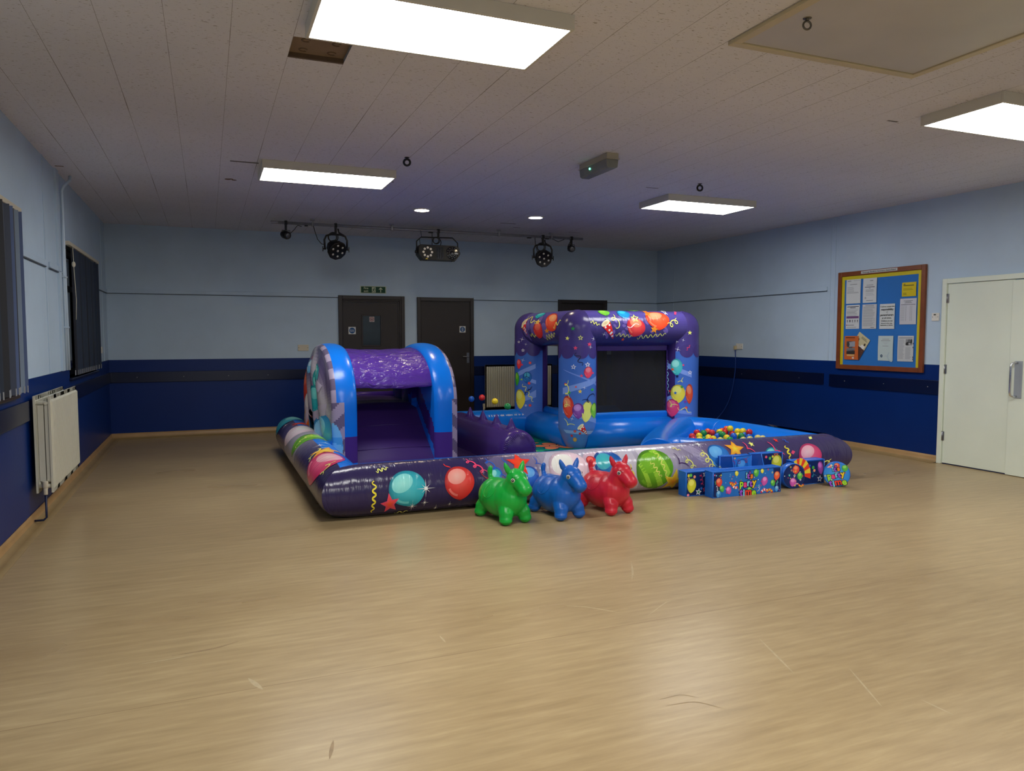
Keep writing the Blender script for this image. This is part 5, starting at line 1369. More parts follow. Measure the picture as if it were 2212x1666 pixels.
# ---- bounce house: four posts, roof ring, base tubes, mesh panel
PX0, PX1, PY0, PY1, PR = 5.50, 7.02, -3.45, -2.10, .232
def post_r(z):
    if z < .30: return PR * (max(0.0, z) / .30) ** .38
    if z > 1.53: return math.sqrt(max(0, PR*PR - (z - 1.53)**2))
    return PR
PB_, PP_ = (62, 104, 184), (70, 58, 128)
def post(cx, cy, inner, items):
    """inner: list of (a0,a1) angle ranges (from -y towards +x) coloured plain purple"""
    b = MB(); seg = 56
    def fn(u, v):
        z = .02 + 1.74*v if v < .85 else 1.499 + (v - .85)/.15 * .262
        r = post_r(z); a = 2*PI*u - PI
        return Vector((cx + r*math.sin(a), cy - r*math.cos(a), z))
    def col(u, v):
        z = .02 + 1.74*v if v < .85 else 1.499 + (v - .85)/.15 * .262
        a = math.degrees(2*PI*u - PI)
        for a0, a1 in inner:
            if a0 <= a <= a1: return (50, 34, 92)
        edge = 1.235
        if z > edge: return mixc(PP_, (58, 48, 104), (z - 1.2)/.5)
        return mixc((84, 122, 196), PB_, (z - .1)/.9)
    b.grid(fn, seg, 70, col, True, True)
    if items:
        A = Art(b, S_cyl_z(cx, cy, PR, lambda z: max(post_r(z), .02)), .002)
        for k in range(-4, 4):
            a0 = (k + .5) * PI*PR/4 + .03; mid = math.degrees(a0/PR)
            if any(p <= mid <= q for p, q in inner): continue
            A.ellipse(a0, -1.245, PI*PR/8*1.04, .085, 0, (64, 52, 116), None, 20)
        A.draw(items)
    return b.build('post', V_pz, inf)
post(PX0, PY0, [(60, 180), (-180, -150)], DEC['pn']); post(PX1, PY0, [(-180, -50)], DEC['pr']); post(PX0-.03, PY1, [(18, 150)], DEC['pl']); post(PX1, PY1, [(-180, 180)], None)
RR = .225
def roof(axis, a0, a1, c, items, surf, name='roof_tube'):
    b = MB(); seg = 44; n = int((a1 - a0)/.05)
    def fn(u, v):
        a = a0 + (a1 - a0)*u; th = 2*PI*v
        off, z = -RR*math.sin(th), RR*math.cos(th)
        return Vector((a, c + off, 1.53 + z)) if axis == 0 else Vector((c + off, a, 1.53 + z))
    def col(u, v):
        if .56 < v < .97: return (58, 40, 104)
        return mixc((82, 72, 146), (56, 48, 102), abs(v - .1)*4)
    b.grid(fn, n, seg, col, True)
    if items: Art(b, surf, .002).draw(items)
    return b.build(name, V_px if axis == 0 else V_py, inf)
roof(0, PX0, PX1, PY0, DEC['roofF'], S_cyl_x(PY0, 1.53, RR)); roof(1, PY0, PY1, PX0, DEC['roofL'], S_cyl_y(PX0, 1.53, RR))
roof(0, PX0, PX1, PY1, None, None); roof(1, PY0, PY1, PX1, None, None)
for p in ([(PX0+.05, PY0, .2), (6.2, PY0, .2), (PX1, PY0, .2)], [(PX0, PY0+.05, .2), (PX0-.01, -2.8, .2), (PX0-.02, PY1, .2)]):
    b = MB(); b.tube(p, .2, 32); b.build('base_tube', V_blue, inf)
b = MB(); b.box(PX0, PX1, PY0, PY1, .06, .30); b.build('bounce_bed', V_blue, inf, bevel=.03, bseg=3)
# padded sill under the mesh and around the left opening
b = MB(); b.box(PX0+.2, PX1-.2, PY0-.045, PY0+.045, .36, .475); b.build('sill_flap', V_blue, inf, bevel=.03, bseg=3)
b = MB(); b.tube([(PX0+.14, PY0+.2, .40), (PX0+.13, -2.8, .385), (PX0+.12, PY1-.1, .40)], .07, 14); b.build('sill_flap', V_blue, inf)
m, nt, bs = nodes('black_safety_net'); bs.inputs['Base Color'].default_value = (.006,.006,.007,1); bs.inputs['Roughness'].default_value = .8; bs.inputs['Alpha'].default_value = .91
M_net = m
b = MB(); b.grid(lambda u, v: Vector((5.70 + 1.14*u, PY0-.02 + .012*math.sin(5*u+3*v), .46 + .86*v)), 12, 10); b.build('net_panel', M_net, inf)
b = MB()
for q in ((5.71, 5.755, .46, 1.32), (6.775, 6.83, .46, 1.32), (5.71, 6.83, 1.25, 1.32)): b.box(q[0], q[1], PY0-.042, PY0-.022, q[2], q[3])
b.build('net_border', V_purple, inf, bevel=.006)
b = MB(); b.grid(lambda u, v: Vector((PX1 - .02, PY0+.2 + .95*u, .30 + 1.02*v)), 6, 6); b.build('net_panel', M_net, inf)

# ---- ball pit wall
b = MB(); bend_tube(b, [(7.17, -4.15, .2), (7.13, -3.92, .2), (6.90, -3.72, R), (6.58, -3.98, R), (6.12, -4.45, R), (5.72, -4.92, R), (5.40, -5.38, R)], .20)
b.build('ball_pit_wall', V_blue, inf)
b = MB(); b.sphere((5.72, -5.24, .195), .198, 28, 18); bend_tube(b, [(5.72, -5.24, .195), (6.02, -5.40, .18), (6.35, -5.48, .165), (6.9, -5.56, .15)], .198)
b.build('ball_pit_wall', V_blue, inf)
b = MB(); pit = [(7.1,-4.0),(6.9,-3.85),(6.1,-4.6),(5.9,-5.0),(5.95,-5.5),(7.1,-5.6)]
b.prism(pit, 2, .03, .236); b.build('pit_bed', V_blue, inf)
# ------------------------------------------------------------------ loose balls
BC = {'red': (212, 38, 42), 'yellow': (240, 210, 30), 'green': (20, 140, 70), 'blue': (30, 96, 196), 'orange': (238, 90, 42), 'pale yellow': (214, 198, 104)}
M_ball = {k: mat('%s_ball_plastic' % k.replace(' ', '_'), c, .3, noise=.06, spec=.5) for k, c in BC.items()}
ball_me = {}
for k in BC:
    b = MB(); b.sphere((0,0,0), .0375, 24, 16); o = b.build('plastic_ball', M_ball[k]); ball_me[k] = o
first = set()
def ball(k, p, label, group):
    if k in first: o = ball_me[k].copy(); COL.objects.link(o)
    else: o = ball_me[k]; first.add(k)
    o.location = p; tag(o, label, 'ball', group); return o
for k, y, z, w in (('blue', -2.80, .644, 'blue plastic ball hovering over the farthest purple air cone'), ('red', -3.19, .690, 'red plastic ball hovering over the second farthest purple air cone'), ('yellow', -3.63, .680, 'yellow plastic ball hovering over the second nearest purple air cone'), ('green', -4.02, .655, 'green plastic ball hovering over the nearest purple air cone')):
    ball(k, (4.34, y, z), w, 'balls hovering over the air cones')
ORD = ['leftmost', 'second', 'third', 'fourth', 'fifth', 'sixth', 'seventh', 'eighth', 'ninth', 'tenth', 'eleventh', 'twelfth', 'thirteenth', 'fourteenth', 'fifteenth', 'sixteenth']
cnt = {}
for k, x, y, z in PIT:
    c = cnt.get(k, 0); cnt[k] = c + 1
    n = sum(1 for q in PIT if q[0] == k)
    lab = '%s plastic ball in the ball pit, %s' % (k, 'the only %s one' % k if n == 1 else (ORD[c] + ' of the %s ones' % k if c == 0 else ORD[c] + ' %s one from the left' % k))
    ball(k, (x, y, z), lab, 'plastic balls in the pit')

# ------------------------------------------------------------------ bouncy animal hoppers
def hopper_body():
    b = MB(); F = -1                                     # faces -y
    b.sphere((0, .015, .170), 1, 28, 18, .146, .225, .150)          # barrel
    b.sphere((0, -.09, .186), 1, 24, 16, .134, .145, .146)         # chest
    b.sphere((0, .11, .178), 1, 24, 16, .140, .135, .138)          # rump
    for s in (-1, 1):
        for y, dx in ((-.17, .088), (.185, .092)):
            b.tube([(s*.055, y*.75, .13), (s*dx*.92, y, .075), (s*dx, y*1.02, .045)], [.070, .056, .047], 14)
            b.sphere((s*dx, y*1.03, .043), 1, 16, 10, .048, .052, .043)
            b.torus((s*dx, y*1.03, .034), .0475, .005, (0,0,1), 18, 6); b.torus((s*dx, y*1.02, .052), .0475, .004, (0,0,1), 18, 6)
        # ears
        b.tube([(s*.042, -.168, .385), (s*.060, -.163, .418), (s*.078, -.158, .455), (s*.086, -.155, .482)], [.014, .024, .018, .005], 12)
        b.sphere((s*.020, -.338, .300), 1, 8, 6, .010, .008, .010)
    b.tube([(0, -.12, .22), (0, -.155, .29), (0, -.185, .345)], [.108, .086, .076], 18)                # neck
    b.sphere((0, -.190, .352), 1, 24, 16, .080, .085, .074)        # skull
    b.tube([(0, -.20, .345), (0, -.265, .315), (0, -.305, .288)], [.070, .059, .052], 18)
    b.sphere((0, -.308, .288), 1, 20, 14, .055, .048, .047)        # muzzle
    b.sphere((0, -.296, .262), 1, 18, 12, .044, .042, .030)        # jaw
    b.sphere((0, -.175, .410), 1, 14, 10, .034, .04, .022)         # forelock
    b.tube([(0, .17, .29), (0, .195, .325), (0, .198, .355), (.004, .192, .385), (.004, .188, .398)], [.028, .018, .022, .018, .006], 12)
    o = b.build('tmp', M_white)
    rm = o.modifiers.new('r', 'REMESH'); rm.mode = 'VOXEL'; rm.voxel_size = .0048
    sm = o.modifiers.new('s', 'SMOOTH'); sm.factor = .5; sm.iterations = 9
    dg = bpy.context.evaluated_depsgraph_get(); dg.update()
    me = bpy.data.meshes.new_from_object(o.evaluated_get(dg), depsgraph=dg)
    COL.objects.unlink(o); bpy.data.objects.remove(o)
    for p in me.polygons: p.use_smooth = True
    # drop it so that the feet stand on the floor
    zmin = min(v.co.z for v in me.vertices)
    for v in me.vertices: v.co.z -= zmin
    me.materials.clear(); return me, zmin
hop_me, hz = hopper_body()
M_eyew = mat('eye_white', (226,222,210), .35); M_eyeb = mat('eye_black', (14,12,12), .3); M_eyeg = mat('eye_glint', (210,206,200), .3)
def surf_hit(me, o, d):
    from mathutils.bvhtree import BVHTree
    t = BVHTree.FromPolygons([v.co for v in me.vertices], [tuple(p.vertices) for p in me.polygons])
    return t.ray_cast(Vector(o), Vector(d).normalized())
EYES = []
for s in (-1, 1):
    h = surf_hit(hop_me, (s*.30, -.262, .362-hz), (-s, .10, -.04)); EYES.append((s, h[0], h[1]))
def saddle_lines(b):
    from mathutils.bvhtree import BVHTree
    t = BVHTree.FromPolygons([v.co for v in hop_me.vertices], [tuple(p.vertices) for p in hop_me.polygons])
    for s in (-1, 1):
        pts = []
        for k in range(25):
            a = k/24; yy = .105 - .19*a if False else .02 + .085*math.cos(PI*a); zz = .27 - .085*math.sin(PI*a)
            h = t.ray_cast(Vector((s*.4, yy, zz)), Vector((-s, 0, 0)))
            if h[0]: pts.append(h[0] + h[1]*.0005)
        if len(pts) > 4: b.tube(pts, .0026, 6)
        pts = []
        for k in range(13):
            a = k/12*PI*2
            h = t.ray_cast(Vector((s*.4, .03 + .03*math.cos(a), .235 - .045*math.sin(a))), Vector((-s, 0, 0)))
            if h[0]: pts.append(h[0] + h[1]*.0005)
        if len(pts) > 4: b.tube(pts, .002, 6)
def hopper(loc, rz, c, label):
    t = thing('bouncy_hopper', label, 'bouncy toy', loc, 'bouncy animal hoppers before the inflatable', rz)
    RM = ROOTM[t.name]
    m = mat('%s_rubber' % label.split()[1], c, .32, noise=.18, nscale=14, spec=.5, bump=.02, bscale=30)
    me = hop_me.copy(); me.name = 'hopper_body'; me.materials.append(m); me.transform(RM)
    o = bpy.data.objects.new('body', me); COL.objects.link(o); attach(o, t)
    b = MB(); b.M = RM; saddle_lines(b); b.build('saddle_outline', m, o)
    for s, p, n in EYES:
        e = MB(); e.M = RM; e.lathe([(0,.0045),(.012,.0038),(.0165,.001),(.0165,-.003)], p, n, 20)
        e.m = 1; e.lathe([(0,.0065),(.0095,.0058),(.0115,.003)], p, n, 18)
        e.m = 2; e.lathe([(0,.0080),(.003,.0075),(.004,.006)], p + Vector((0,0,.001)), n, 10)
        e.m = 1
        up = Vector((0,0,1)); rt = n.cross(up).normalized(); uu = rt.cross(n).normalized()
        for a in (-.95, -.4, .15): e.tube([p + n*.003 + (uu*math.cos(a) + rt*math.sin(a))*.0165, p + n*.004 + (uu*math.cos(a*1.15) + rt*math.sin(a*1.15))*.027, p + n*.001 + (uu*math.cos(a*1.3) + rt*math.sin(a*1.3))*.034], [.0018,.0015,.0006], 6)
        e.build('eye', [M_eyew, M_eyeb, M_eyeg], o)
    return t
hopper((3.385, -6.30, 0), .19, (20, 178, 62), 'bright green rubber bouncy hopper standing nearest the printed front tube corner')
hopper((3.838, -6.33, 0), .17, (22, 100, 196), 'bright blue rubber bouncy hopper standing between the green and red ones')
hopper((4.278, -6.335, 0), .19, (214, 38, 58), 'bright red rubber bouncy hopper standing right of the blue one')

# ------------------------------------------------------------------ soft play blocks
SB = (24, 92, 186); SD = (14, 34, 86)
V_block = vinyl('soft_block_pvc', None, .28, (9, 9, 9), .08, .02)
def confetti(A, w, h, n, seed):
    rn = random.Random(seed)
    for _ in range(n):
        u, v = rn.uniform(.01, w-.01), rn.uniform(.01, h-.01); c = rn.choice(((230,210,60),(214,60,60),(90,190,110),(240,160,120),(220,110,170),(110,180,235),(245,245,245)))
        k = rn.random()
        if k < .4: A.ellipse(u, v, .005, .005, 0, c, None, 8)
        elif k < .6: A.outline_star(u, v, .012, .012, rn.uniform(0,70), c)
        elif k < .75: A.star(u, v, .010, .010, rn.uniform(0,70), c, c)
        else: A.curl(u, v, u + rn.uniform(-.02,.02), v + .035, 2, .005, .003, c)
def sock_(A, u, v, s, rot, c1, c2):
    """striped party blower horn"""
    for k in range(7):
        a0, a1 = math.radians(rot + k*20), math.radians(rot + (k+1)*20); r0, r1 = s*.55, s
        q = [(u + r0*math.cos(a0), v + r0*math.sin(a0)), (u + r1*math.cos(a0), v + r1*math.sin(a0)), (u + r1*math.cos(a1), v + r1*math.sin(a1)), (u + r0*math.cos(a1), v + r0*math.sin(a1))]
        A.quad(q, c1 if k % 2 else c2, 2, 2)
def party_text(A, u, v, s, rot=0):
    LI, MG, BL, PU_, YE, RE, OR = (160,215,50), (226,60,130), (120,200,250), (150,76,200), (236,196,40), (222,60,44), (232,120,40)
    rows = ((-.62, ['i', 't', "'", 's'], [BL, PU_, PU_, OR], .60, .12), (-.02, ['p', 'a', 'r', 't', 'y'], [LI, MG, BL, PU_, YE], .74, -.02), (.68, ['t', 'i', 'm', 'e'], [PU_, BL, RE, LI], .86, .0))
    ca, sa = math.cos(math.radians(rot)), math.sin(math.radians(rot))
    for dv, ls, cs, sz, du in rows:
        ws = {'i': .24, 't': .32, "'": .14, 's': .44, 'm': .74, 'r': .34}
        tot = sum(ws.get(l, .48) for l in ls) * sz * s; x = -tot/2 + du*s
        for k, (l, c) in enumerate(zip(ls, cs)):
            w = ws.get(l, .48) * sz * s; cx, cy = x + w/2, dv*s + (.05*s if k % 2 else -.02*s)
            x += w
            uu, vv = u + cx*ca - cy*sa, v + cx*sa + cy*ca
            A.text(l, uu, vv, sz*s*.98, (14,14,40), 'CENTER', rot, .075*s); A.text(l, uu, vv, sz*s*.98, c, 'CENTER', rot, .030*s)
BALS = ((214,60,50),(240,150,110)), ((70,170,60),(150,210,110)), ((190,70,160),(225,150,205)), ((60,140,210),(140,195,235)), ((214,206,50),(240,236,130)), ((230,80,50),(245,160,110))
def block(nm, label, x0, x1, y0, y1, z1, front, topc=SB):
    b = MB()
    b.box(x0, x1, y0, y1, 0, z1, SB)
    # stitched piping round the edges
    b.col = (34, 106, 200)
    for p in (((x0,y0,z1),(x1,y0,z1)), ((x0,y0,z1),(x0,y1,z1)), ((x0,y0,.004),(x1,y0,.004)), ((x0,y0,0),(x0,y0,z1)), ((x1,y0,0),(x1,y0,z1)), ((x0,y1,z1),(x1,y1,z1)), ((x1,y0,z1),(x1,y1,z1))): b.tube([p[0], p[1]], .005, 8)
    b.col = None
    A = Art(b, S_plane((x0, y0, z1), (1,0,0), (0,0,-1), (0,-1,0)), .0055, .00006)
    w, h = x1-x0, z1
    A.quad([(.008,.008),(w-.008,.008),(w-.008,h-.008),(.008,h-.008)], SD if front != 'big' else (30,104,186), 6, 4)
    if front == 'big':
        A.ellipse(w*.5, h*.5, w*.30, h*.62, 0, (44,130,205), (70,160,225)) if False else None
        A.quad([(.008,.008),(.09,.008),(.07,h-.008),(.008,h-.008)], SD, 2, 2); A.quad([(w-.09,.008),(w-.008,.008),(w-.008,h-.008),(w-.07,h-.008)], SD, 2, 2)
        confetti(A, w, h, 70, 21)
        for u, v, r, c in ((.06,.09,.034,0),(w-.05,.075,.034,5),(.092,.15,.026,1),(w-.095,.14,.026,1),(.165,.17,.03,2),(w-.19,.115,.036,2),(.055,.20,.026,3),(w-.05,.20,.024,3),(.25,.022,.02,4),(w-.22,.022,.018,4),(w*.5+.09,.02,.03,1),(w*.5+.02,h-.02,.03,1)):
            v = min(max(v, r+.004), h-r-.012); A.balloon(u, v, r, r*1.15 if v + r*1.4 < h else r, random.Random(int(u*999)).uniform(-20,20), *BALS[c])
        sock_(A, .245, .115, .05, 60, (240,236,230), (214,60,40)); sock_(A, .215, .09, .045, 30, (240,190,50), (200,60,40)); sock_(A, w-.19, .235, .05, 200, (240,236,230), (214,40,70)); sock_(A, w-.135, .235, .045, 210, (240,190,50), (200,60,40))
        party_text(A, w*.5, h*.54, .118)
    elif front == 'left':
        A.balloon(.055, .12, .048, .062, 6, (200,200,40), (232,228,110)); A.ellipse(.01+.012, .03, .012, .014, 0, (214,206,60)); A.ellipse(.045, .028, .015, .016, 0, (70,160,60), (120,200,100)); A.ellipse(.085, .045, .013, .014, 0, (240,150,110))
        A.curl(.02, .05, .03, .085, 2, .012, .004, (240,200,120)); A.curl(.15, .02, .17, .13, 3, .012, .005, (200,60,100)); A.outline_star(.20, .03, .03, .03, 10, (235,240,250)); A.star(.13, .185, .026, .026, 12, (60,150,90), (60,150,90)); A.outline_star(.13, .185, .034, .034, 12, (235,240,250)); A.outline_star(.20, .165, .028, .028, 0, (200,60,90)); A.ellipse(.16, .155, .012, .012, 0, (50,110,190)); A.ellipse(.018, .205, .012, .012, 0, (236,130,150))
    elif front == 'horn':
        for k in range(8):
            a0, a1 = math.radians(-120 + k*17), math.radians(-120 + (k+1)*17); r0, r1 = .075 + .0*k, .125 + .004*k
            A.quad([(.05 + r0*math.cos(a0), .125 + r0*1.2*math.sin(a0)), (.05 + r1*math.cos(a0), .125 + r1*1.2*math.sin(a0)), (.05 + r1*math.cos(a1), .125 + r1*1.2*math.sin(a1)), (.05 + r0*math.cos(a1), .125 + r0*1.2*math.sin(a1))], (226,60,40) if k % 2 else (240,200,50), 2, 2)
        A.balloon(w-.02-.03, .075, .034, .062, -10, (150,60,150), (214,120,200)); A.ellipse(w*.62, .07, .016, .016, 0, (70,160,60)); A.ellipse(w*.66, .10, .014, .014, 0, (240,150,110)); A.ellipse(w*.5, .05, .012, .012, 0, (40,90,170))
        A.outline_star(w-.055, .185, .036, .036, 8, (235,240,250)); A.star(w-.055, .185, .022, .022, 8, (40,90,170), (40,90,170)); A.curl(w*.55, .12, w*.7, .17, 1, .02, .004, (70,170,190))
    return tag(b.build(nm, V_block), label, 'soft block', 'party-print soft play blocks')
block('soft_block', 'long blue soft block with it\'s party time lettering, frontmost of the blocks', 5.374, 6.130, -6.310, -6.195, .232, 'big')
block('soft_block', 'blue soft block with a lime balloon, half behind the lettered block at its left', 5.194, 5.60, -6.165, -6.05, .220, 'left')
block('soft_block', 'blue soft block with a red and yellow striped horn, behind the drum and wheel', 6.445, 6.815, -6.145, -6.035, .232, 'horn')
def wedge(nm, label, x0, x1, y0, y1, z0, z1, cut, which):
    """upright wedge: a flat front whose left edge slopes away to a plain blue side"""
    b = MB(); b.col = SB
    pts = {}
    fx = lambda z: x0 + cut[0] + (cut[1]-cut[0]) * (1 - (z - z0)/(z1 - z0))
    A0 = [(x0, y1, z0), (x1, y1, z0), (x1, y1, z1), (x0, y1, z1)]
    F0 = [(fx(z0), y0, z0), (x1, y0, z0), (x1, y0, z1), (fx(z1), y0, z1)]
    L0 = [(x0, y0+.03, z0), (x0, y0+.03, z1)]
    b.poly([A0[1], A0[0], A0[3], A0[2]]); b.poly(F0); b.poly([F0[1], A0[1], A0[2], F0[2]]); b.poly([A0[0], L0[0], L0[1], A0[3]], (18,70,150)); b.poly([L0[0], F0[0], F0[3], L0[1]], (18,66,146)); b.poly([A0[3], L0[1], F0[3], F0[2], A0[2]]); b.poly([A0[0], A0[1], F0[1], F0[0], L0[0]])
    for p, q in ((F0[0],F0[3]),(F0[3],F0[2]),(F0[1],F0[2]),(L0[1],F0[3]),(A0[3],A0[2]),(L0[0],L0[1])): b.tube([p, q], .005, 8, True, True, (34,106,200))
    b.col = None
    w = x1 - x0
    A = Art(b, S_plane((x0, y0, z1), (1,0,0), (0,0,-1), (0,-1,0)), .0055, .00006)
    h = z1 - z0
    if which == 1:
        A.quad([(cut[0]+.008,.008),(w-.008,.008),(w-.008,h-.008),(cut[1]+.012,h-.008)], (40,118,205), 4, 4)
        A.balloon(w*.68, .105, .07, .075, 0, (30,100,190), (90,165,230)); A.curl(w*.5, .06, w*.62, .045, 1, .022, .006, (120,60,120)); A.curl(w*.72, .05, w*.9, .04, 1, .022, .006, (150,50,70)); A.wave(w*.36, .03, w*.45, .08, 1.5, .006, .008, (120,60,140)); A.star(w*.42, .02, .014, .012, 0, (226,160,60), (236,190,90))
    else:
        A.quad([(cut[0]+.008,.008),(w-.008,.008),(w-.008,h-.008),(cut[1]+.012,h-.008)], SD, 4, 4)
        A.balloon(w*.80, .095, .062, .075, 4, (200,200,40), (232,228,110)); A.curl(w*.68, .02, w*.86, .02, 2, .012, .005, (220,110,60)); A.ellipse(w*.57, .05, .015, .016, 0, (70,160,60), (120,200,100)); A.ellipse(w*.66, .035, .012, .012, 0, (214,206,60)); A.ellipse(w*.44, .035, .013, .013, 0, (226,90,110)); A.ellipse(w*.5, .12, .012, .012, 0, (50,110,190)); A.ellipse(w*.42, .145, .016, .016, 0, (236,150,120))
    A2 = Art(b, S_plane((x0, y1, z1), (0,-1,0), (0,0,-1), (-1,0,0)), .003)
    if which == 1: A2.outline_star(.04, .10, .022, .022, 5, (235,240,250)); A2.star(.04, .10, .012, .012, 5, (60,150,90), (60,150,90))
    return tag(b.build(nm, V_block), label, 'soft block', 'party-print soft play blocks')
wedge('soft_block', 'blue wedge soft block with a big blue balloon, standing behind the lettered block', 5.675, 6.012, -6.045, -5.985, 0, .31, (.115, .175), 1)
wedge('soft_block', 'dark blue wedge soft block with a lime balloon, standing right of the blue wedge', 6.03, 6.385, -6.045, -5.985, 0, .315, (.10, .19), 2)
def drum(nm, label, c, n, r, th, which):
    c = Vector(c); n = Vector(n).normalized(); up = Vector((0,0,1)); rt = up.cross(n).normalized() * 1
    b = MB(); b.lathe([(0,0),(r-.006,0),(r,-.006),(r,-th+.006),(r-.006,-th),(0,-th)], c, n, 40)
    for k in range(len(b.f)): b.c[k] = [SB]*len(b.f[k])
    A = Art(b, S_plane(c, rt, rt.cross(n).normalized() * (-1 if rt.cross(n).z > 0 else 1), n), .0008, .00005)
    if which == 'wheel':
        A.ellipse(0, 0, r*.95, r*.95, 0, (40,126,205), (70,160,225), 40); confetti_c(A, r, 16, 5)
        for a, q, s, cc in ((-65,.68,.026,0),(-18,.80,.028,1),(150,.72,.024,1),(-125,.5,.0,0)):
            if s: A.balloon(r*q*math.cos(math.radians(a-25)), r*q*math.sin(math.radians(a-25)), s, s*1.1, 0, *BALS[cc])
        A.hat(-.045, -.075, -.085, -.06, .018); party_text(A, -.004, .010, .100, -14)
    else:
        A.ellipse(0, 0, r*.95, r*.95, 0, SD, (20,50,110), 40); confetti_c(A, r, 16, 9)
        for u, v, s, cc in ((.02,-.062,.036,0),(.062,.0,.03,1),(-.012,.055,.036,2)): A.balloon(u, v, s, s*1.1, 10, *BALS[cc])
        sock_(A, .075, .07, .035, 20, (240,190,50), (200,60,40)); sock_(A, .03, .095, .03, 180, (240,236,230), (170,40,60)); A.star(-.05, -.01, .014, .014, 0, (90,190,170), (90,190,170)); A.outline_star(.005, -.005, .014, .014, 0, (235,240,250))
    return tag(b.build(nm, V_block), label, 'soft block', 'party-print soft play blocks')
def confetti_c(A, r, n, seed):
    rn = random.Random(seed)
    for _ in range(n):
        a, q = rn.uniform(0, 2*PI), r*.88*math.sqrt(rn.random()); c = rn.choice(((230,210,60),(214,60,60),(90,190,110),(240,160,120),(245,245,245)))
        if rn.random() < .6: A.ellipse(q*math.cos(a), q*math.sin(a), .005, .005, 0, c, None, 8)
        else: A.outline_star(q*math.cos(a), q*math.sin(a), .012, .012, 10, c)
drum('soft_drum', 'round blue soft drum with balloon print between the long block and horn block', (6.345, -6.25, .119), (-.15, -1, .04), .119, .085, 'drum')
drum('soft_drum', 'round blue soft wheel with party time lettering, alone at the right end', (6.785, -6.335, .119), (-.72, -.69, .06), .119, .075, 'wheel')

# ------------------------------------------------------------------ notice board and papers
BU = (0, -1, 0)
t = thing('notice_board', 'brown framed blue notice board with a yellow border on the right wall', 'notice board', (W, -4.885, 1.63))
y0, y1, z0, z1, f = -4.255, -5.53, 1.01, 2.252, .056
b = MB(); b.box(W-.032, W, y0-f, y0, z0, z1); b.box(W-.032, W, y1, y1+f, z0, z1); b.box(W-.0321, W, y1+f, y0-f, z1-f, z1); b.box(W-.032, W, y1+f, y0-f, z0, z0+f)
b.build('frame', mat('red_brown_wood', (128, 66, 30), .4, noise=.45, nscale=7), t, bevel=.004)
b = MB(); b.box(W-.014, W, y1+f, y0-f, z0+f, z1-f); b.build('backing', mat('blue_backing_paper', (32, 112, 190), .7, noise=.15, nscale=2), t)
b = MB(); g = .044
for q in ((y0-f-g, y0-f-.001, z0+f+.001, z1-f-.046), (y1+f+.001, y1+f+g, z0+f+.001, z1-f-.046), (y1+f+.001, y0-f-.001, z1-f-.046, z1-f-.001)): b.box(W-.0165, W-.0142, q[0], q[1], q[2], q[3])
b.build('border_strip', mat('yellow_border_card', (206, 190, 16), .6, noise=.06), t)
WH = (206, 210, 210); GY = (120, 124, 128); LG = (156, 160, 164); DK = (40, 42, 46)
def paper(label, y, z, w, h, base, drawfn, rot=0, d=.0035, nm='pinned_notice', lift=.0172):
    ca, sa = math.cos(math.radians(rot)), math.sin(math.radians(rot))
    du = (0, -ca, -sa); dv = (0, sa, -ca)
    b = MB(); o = Vector((W - lift, y, z)); N_ = Vector((-1,0,0)); DU, DV = Vector(du), Vector(dv)
    def fn(u, v): return o + DU*w*u + DV*h*v + N_*(d + .004*(u-.5)**2 + .003*math.sin(3*v))
    b.grid(fn, 6, 8, lambda u, v: base)
    def S(u, v): return fn(u/w, v/h), N_
    A = Art(b, S, .0006, .00004); drawfn(A, w, h)
    return tag(b.build(nm, M_print), label, 'notice', 'notices pinned on the notice board')
def lines(A, w, h, rows, seed=1, x0=.1, x1=.9, c=LG, th=.0045):
    rn = random.Random(seed)
    for v in rows:
        e = x0 + (x1-x0)*rn.uniform(.72, 1.0); A.quad([(w*x0, h*v), (w*e, h*v), (w*e, h*v+th), (w*x0, h*v+th)], c, 2, 1)
def cl(A, w, h, v, f, c=GY, th=.006): A.quad([(w*(.5-f/2), h*v), (w*(.5+f/2), h*v), (w*(.5+f/2), h*v+th), (w*(.5-f/2), h*v+th)], c, 2, 1)
def pA(A, w, h): lines(A, w, h, (.05,), 1, .08, .4, GY, .009); lines(A, w, h, (.05,), 2, .5, .95); cl(A, w, h, .2, .5); lines(A, w, h, (.32,.36,.40,.45,.49), 3, .08, .6); lines(A, w, h, (.53,.56), 5, .06, .95)
def pB(A, w, h): lines(A, w, h, (.09,), 1, .5, .8, GY, .008); cl(A, w, h, .27, .5); cl(A, w, h, .35, .72, DK, .007); cl(A, w, h, .40, .12); 
def pB2(A, w, h): pB(A, w, h); lines(A, w, h, (.46,.49,.52,.55,.62,.68), 4, .2, .95); lines(A, w, h, (.76,.79,.82), 5, .14, .26, GY); cl(A, w, h, .90, .5)
def pY(A, w, h): lines(A, w, h, (.1,), 1, .1, .28, (70,70,20), .008); lines(A, w, h, (.19,), 2, .1, .85, (70,70,20), .009); lines(A, w, h, (.45,.52), 3, .1, .9, (120,116,20)); lines(A, w, h, (.74,.80,.86), 4, .08, .4, (120,116,20))
def pC(A, w, h):
    cl(A, w, h, .08, .55, GY); cl(A, w, h, .12, .35, GY); cl(A, w, h, .16, .45, GY); A.quad([(w*.06,h*.23),(w*.94,h*.23),(w*.94,h*.245),(w*.06,h*.245)], DK, 2, 1)
    for r in range(16):
        v = .29 + r*.037; A.quad([(w*.06,h*v),(w*.3,h*v),(w*.3,h*v+.003),(w*.06,h*v+.003)], LG, 1, 1)
        for x in (.36, .62, .71): A.quad([(w*x,h*v-.001),(w*x+.008,h*v-.001),(w*x+.008,h*v+.004),(w*x,h*v+.004)], GY, 1, 1)
